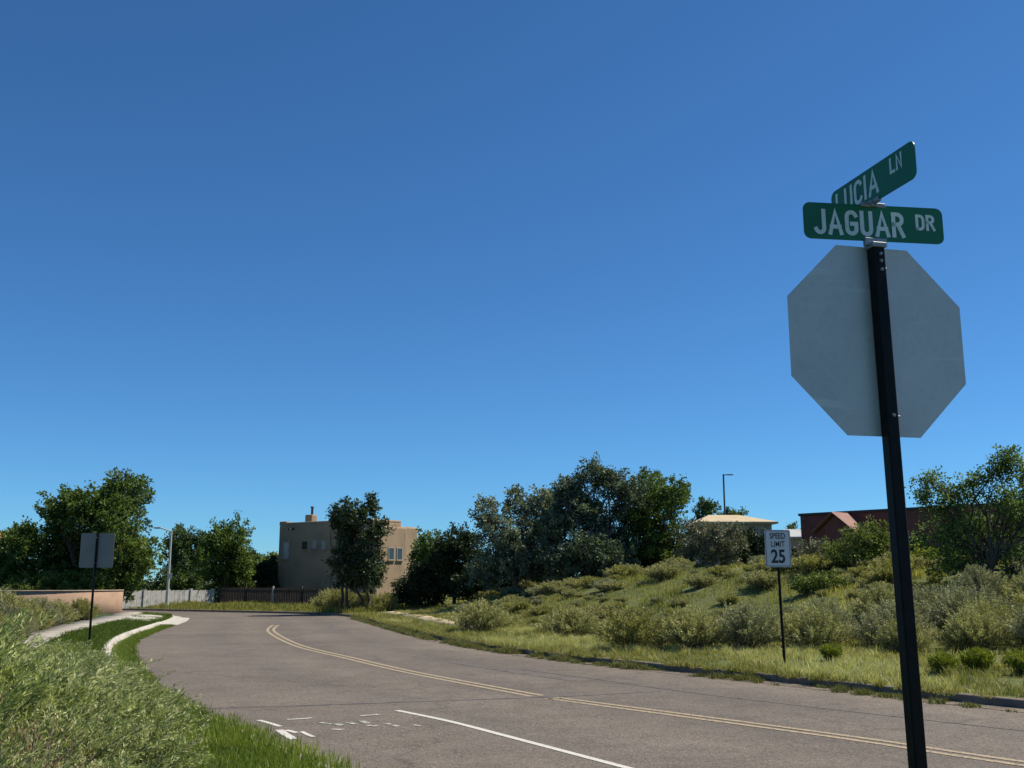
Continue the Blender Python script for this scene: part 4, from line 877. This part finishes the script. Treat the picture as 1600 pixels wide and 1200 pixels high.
# right verge: yellow green tussocks over sparse short grass
def tussocks(X, Y, D_, n, r, rad, hmin, hmax):
    m = len(X); k = np.repeat(np.arange(m), n); a = r.uniform(0, 2*np.pi, m*n); q = np.sqrt(r.random(m*n)); sc = r.uniform(.5, 1.3, m)
    return X[k]+np.cos(a)*q*rad*sc[k], Y[k]+np.sin(a)*q*rad*sc[k], (hmin+(hmax-hmin)*r.random(m)**1.6)[k]*(1.1-.55*q)*r.uniform(.6, 1.2, m*n), k
X, Y, d = along(RK, RN, 60000, 10, 58, .10, 4.8, r); dn = vn(X, Y, .55)*.6+vn(X, Y, 1.7)*.5; k = (dn > .42) & ~((Y > 37) & (d > 1.7) & (d < 2.6) & (vn(X, Y, .9) > .35)); X, Y = X[k], Y[k]
h0 = .05+.10*vn(X, Y, .8); t0 = .05+.7*vn(X+50, Y, 2.2)
tx, ty, td = along(RK, RN, 2300, 10, 58, .12, 4.8, r, 1.1); k = ~((ty > 37) & (td > 1.6) & (td < 2.7) & (vn(tx, ty, .9) > .4)) & (vn(tx, ty, 2.6) > .22); tx, ty = tx[k], ty[k]
X2, Y2, h2, kk = tussocks(tx, ty, None, 40, r, .16, .06, .30); tt = np.clip(.05+.85*r.random(len(tx))**1.7, 0, 1)
X = np.concatenate([X, X2]); Y = np.concatenate([Y, Y2]); hh = np.concatenate([h0*r.uniform(.5, 1.5, len(h0)), h2*(1-.25*sst(28, 50, Y2))]); t1 = np.concatenate([t0, tt[kk]]); t1 = t1+.55*sst(.58, .72, vn(X+9, Y+4, 3.1)); Z = np.where(dist(RK, X, Y) < .17, .15, hR(X, Y))
stufflabel(blades('verge_grass', X, Y, Z, hh, r.uniform(.008, .019, len(X)), np.clip(t1+r.normal(size=len(X))*.16, 0, 1), 'gr_dry', 4, .6), 'yellow green grass tussocks along the right kerb', 'grass')
X, Y, d = along(RK, RN, 900, 11, 56, .02, .2, r); k = vn(X, Y, 1.4) > .33; X2, Y2, h2, kk = tussocks(X[k], Y[k], None, 30, r, .11, .08, .24); d2 = dist(RK, X2, Y2)
stufflabel(blades('kerb_grass', X2, Y2, np.full(len(X2), .125), h2, r.uniform(.008, .018, len(X2)), np.clip(.3+r.normal(size=len(X2))*.2, 0, 1), 'gr_dry', 14, 1.1), 'grass flopping over the top of the right kerb', 'grass')
# slope
X, Y, d = along(RK, RN, 150000, 14, 70, 4, 22, r, .9); k = vn(X, Y, 1.1) > .28; X, Y, d = X[k], Y[k], d[k]; Z = hR(X, Y); hh = (.05+.17*vn(X, Y, .9))*r.uniform(.5, 1.4, len(X))
stufflabel(blades('slope_grass', X, Y, Z, hh, r.uniform(.016, .034, len(X)), np.clip(.24+.75*(vn(X, Y, 2.2)-.45)+.4*sst(.66, .8, vn(X+31, Y+7, 2.7))+r.normal(size=len(X))*.17, 0, 1), 'gr_hill', 5), 'green grass and low growth covering the right slope', 'grass')
# far verge beyond the bend
q = np.where((RK[:, 1] > 57))[0]; kk = q[r.integers(0, len(q), 30000)]; d = .16+r.random(30000)*6; X = RK[kk, 0]+RN[kk, 0]*d+r.uniform(-.2, .2, 30000); Y = RK[kk, 1]+RN[kk, 1]*d
k = X > -34; X, Y = X[k], Y[k]; Z = hR(X, Y); hh = (.1+.3*vn(X, Y, 1.5))*r.uniform(.5, 1.3, len(X))
stufflabel(blades('far_verge_grass', X, Y, Z, hh, r.uniform(.03, .05, len(X)), np.clip(.2+r.normal(size=len(X))*.2, 0, 1), 'gr_hill', 6), 'green grass verge along the far side of the bend', 'grass')
# weeds growing in the gutters
X, Y, d = along(RK, RN, 80000, 11, 54, -.42, .0, r, .6); dn = vn(X, Y, .35)*.5+vn(X, Y, 1.3)*.6; k = dn > .50; X, Y, d, dn = X[k], Y[k], d[k], dn[k]
hh = (.04+.3*np.clip(dn-.53, 0, 1))*r.uniform(.5, 1.5, len(X))
stufflabel(blades('gutter_weeds', X, Y, np.full(len(X), .01), hh, r.uniform(.008, .018, len(X)), np.clip(.45+r.normal(size=len(X))*.22, 0, 1), 'gr_weed', 7, .9), 'straggling weeds growing in the right gutter', 'weeds')
X, Y, d = along(LK, LN, 26000, 20, 45, -.62, -.02, r); dn = vn(X, Y, .4)*.5+vn(X, Y, 1.5)*.6; k = (dn > .42) & (d < -.2); X, Y, d, dn = X[k], Y[k], d[k], dn[k]
hh = (.03+.08*dn)*r.uniform(.5, 1.5, len(X))
stufflabel(blades('gutter_weeds', X, Y, np.full(len(X), .01), hh, r.uniform(.01, .02, len(X)), np.clip(.35+r.normal(size=len(X))*.2, 0, 1), 'gr_lawn', 8, .8), 'grass creeping over the left gutter', 'weeds')
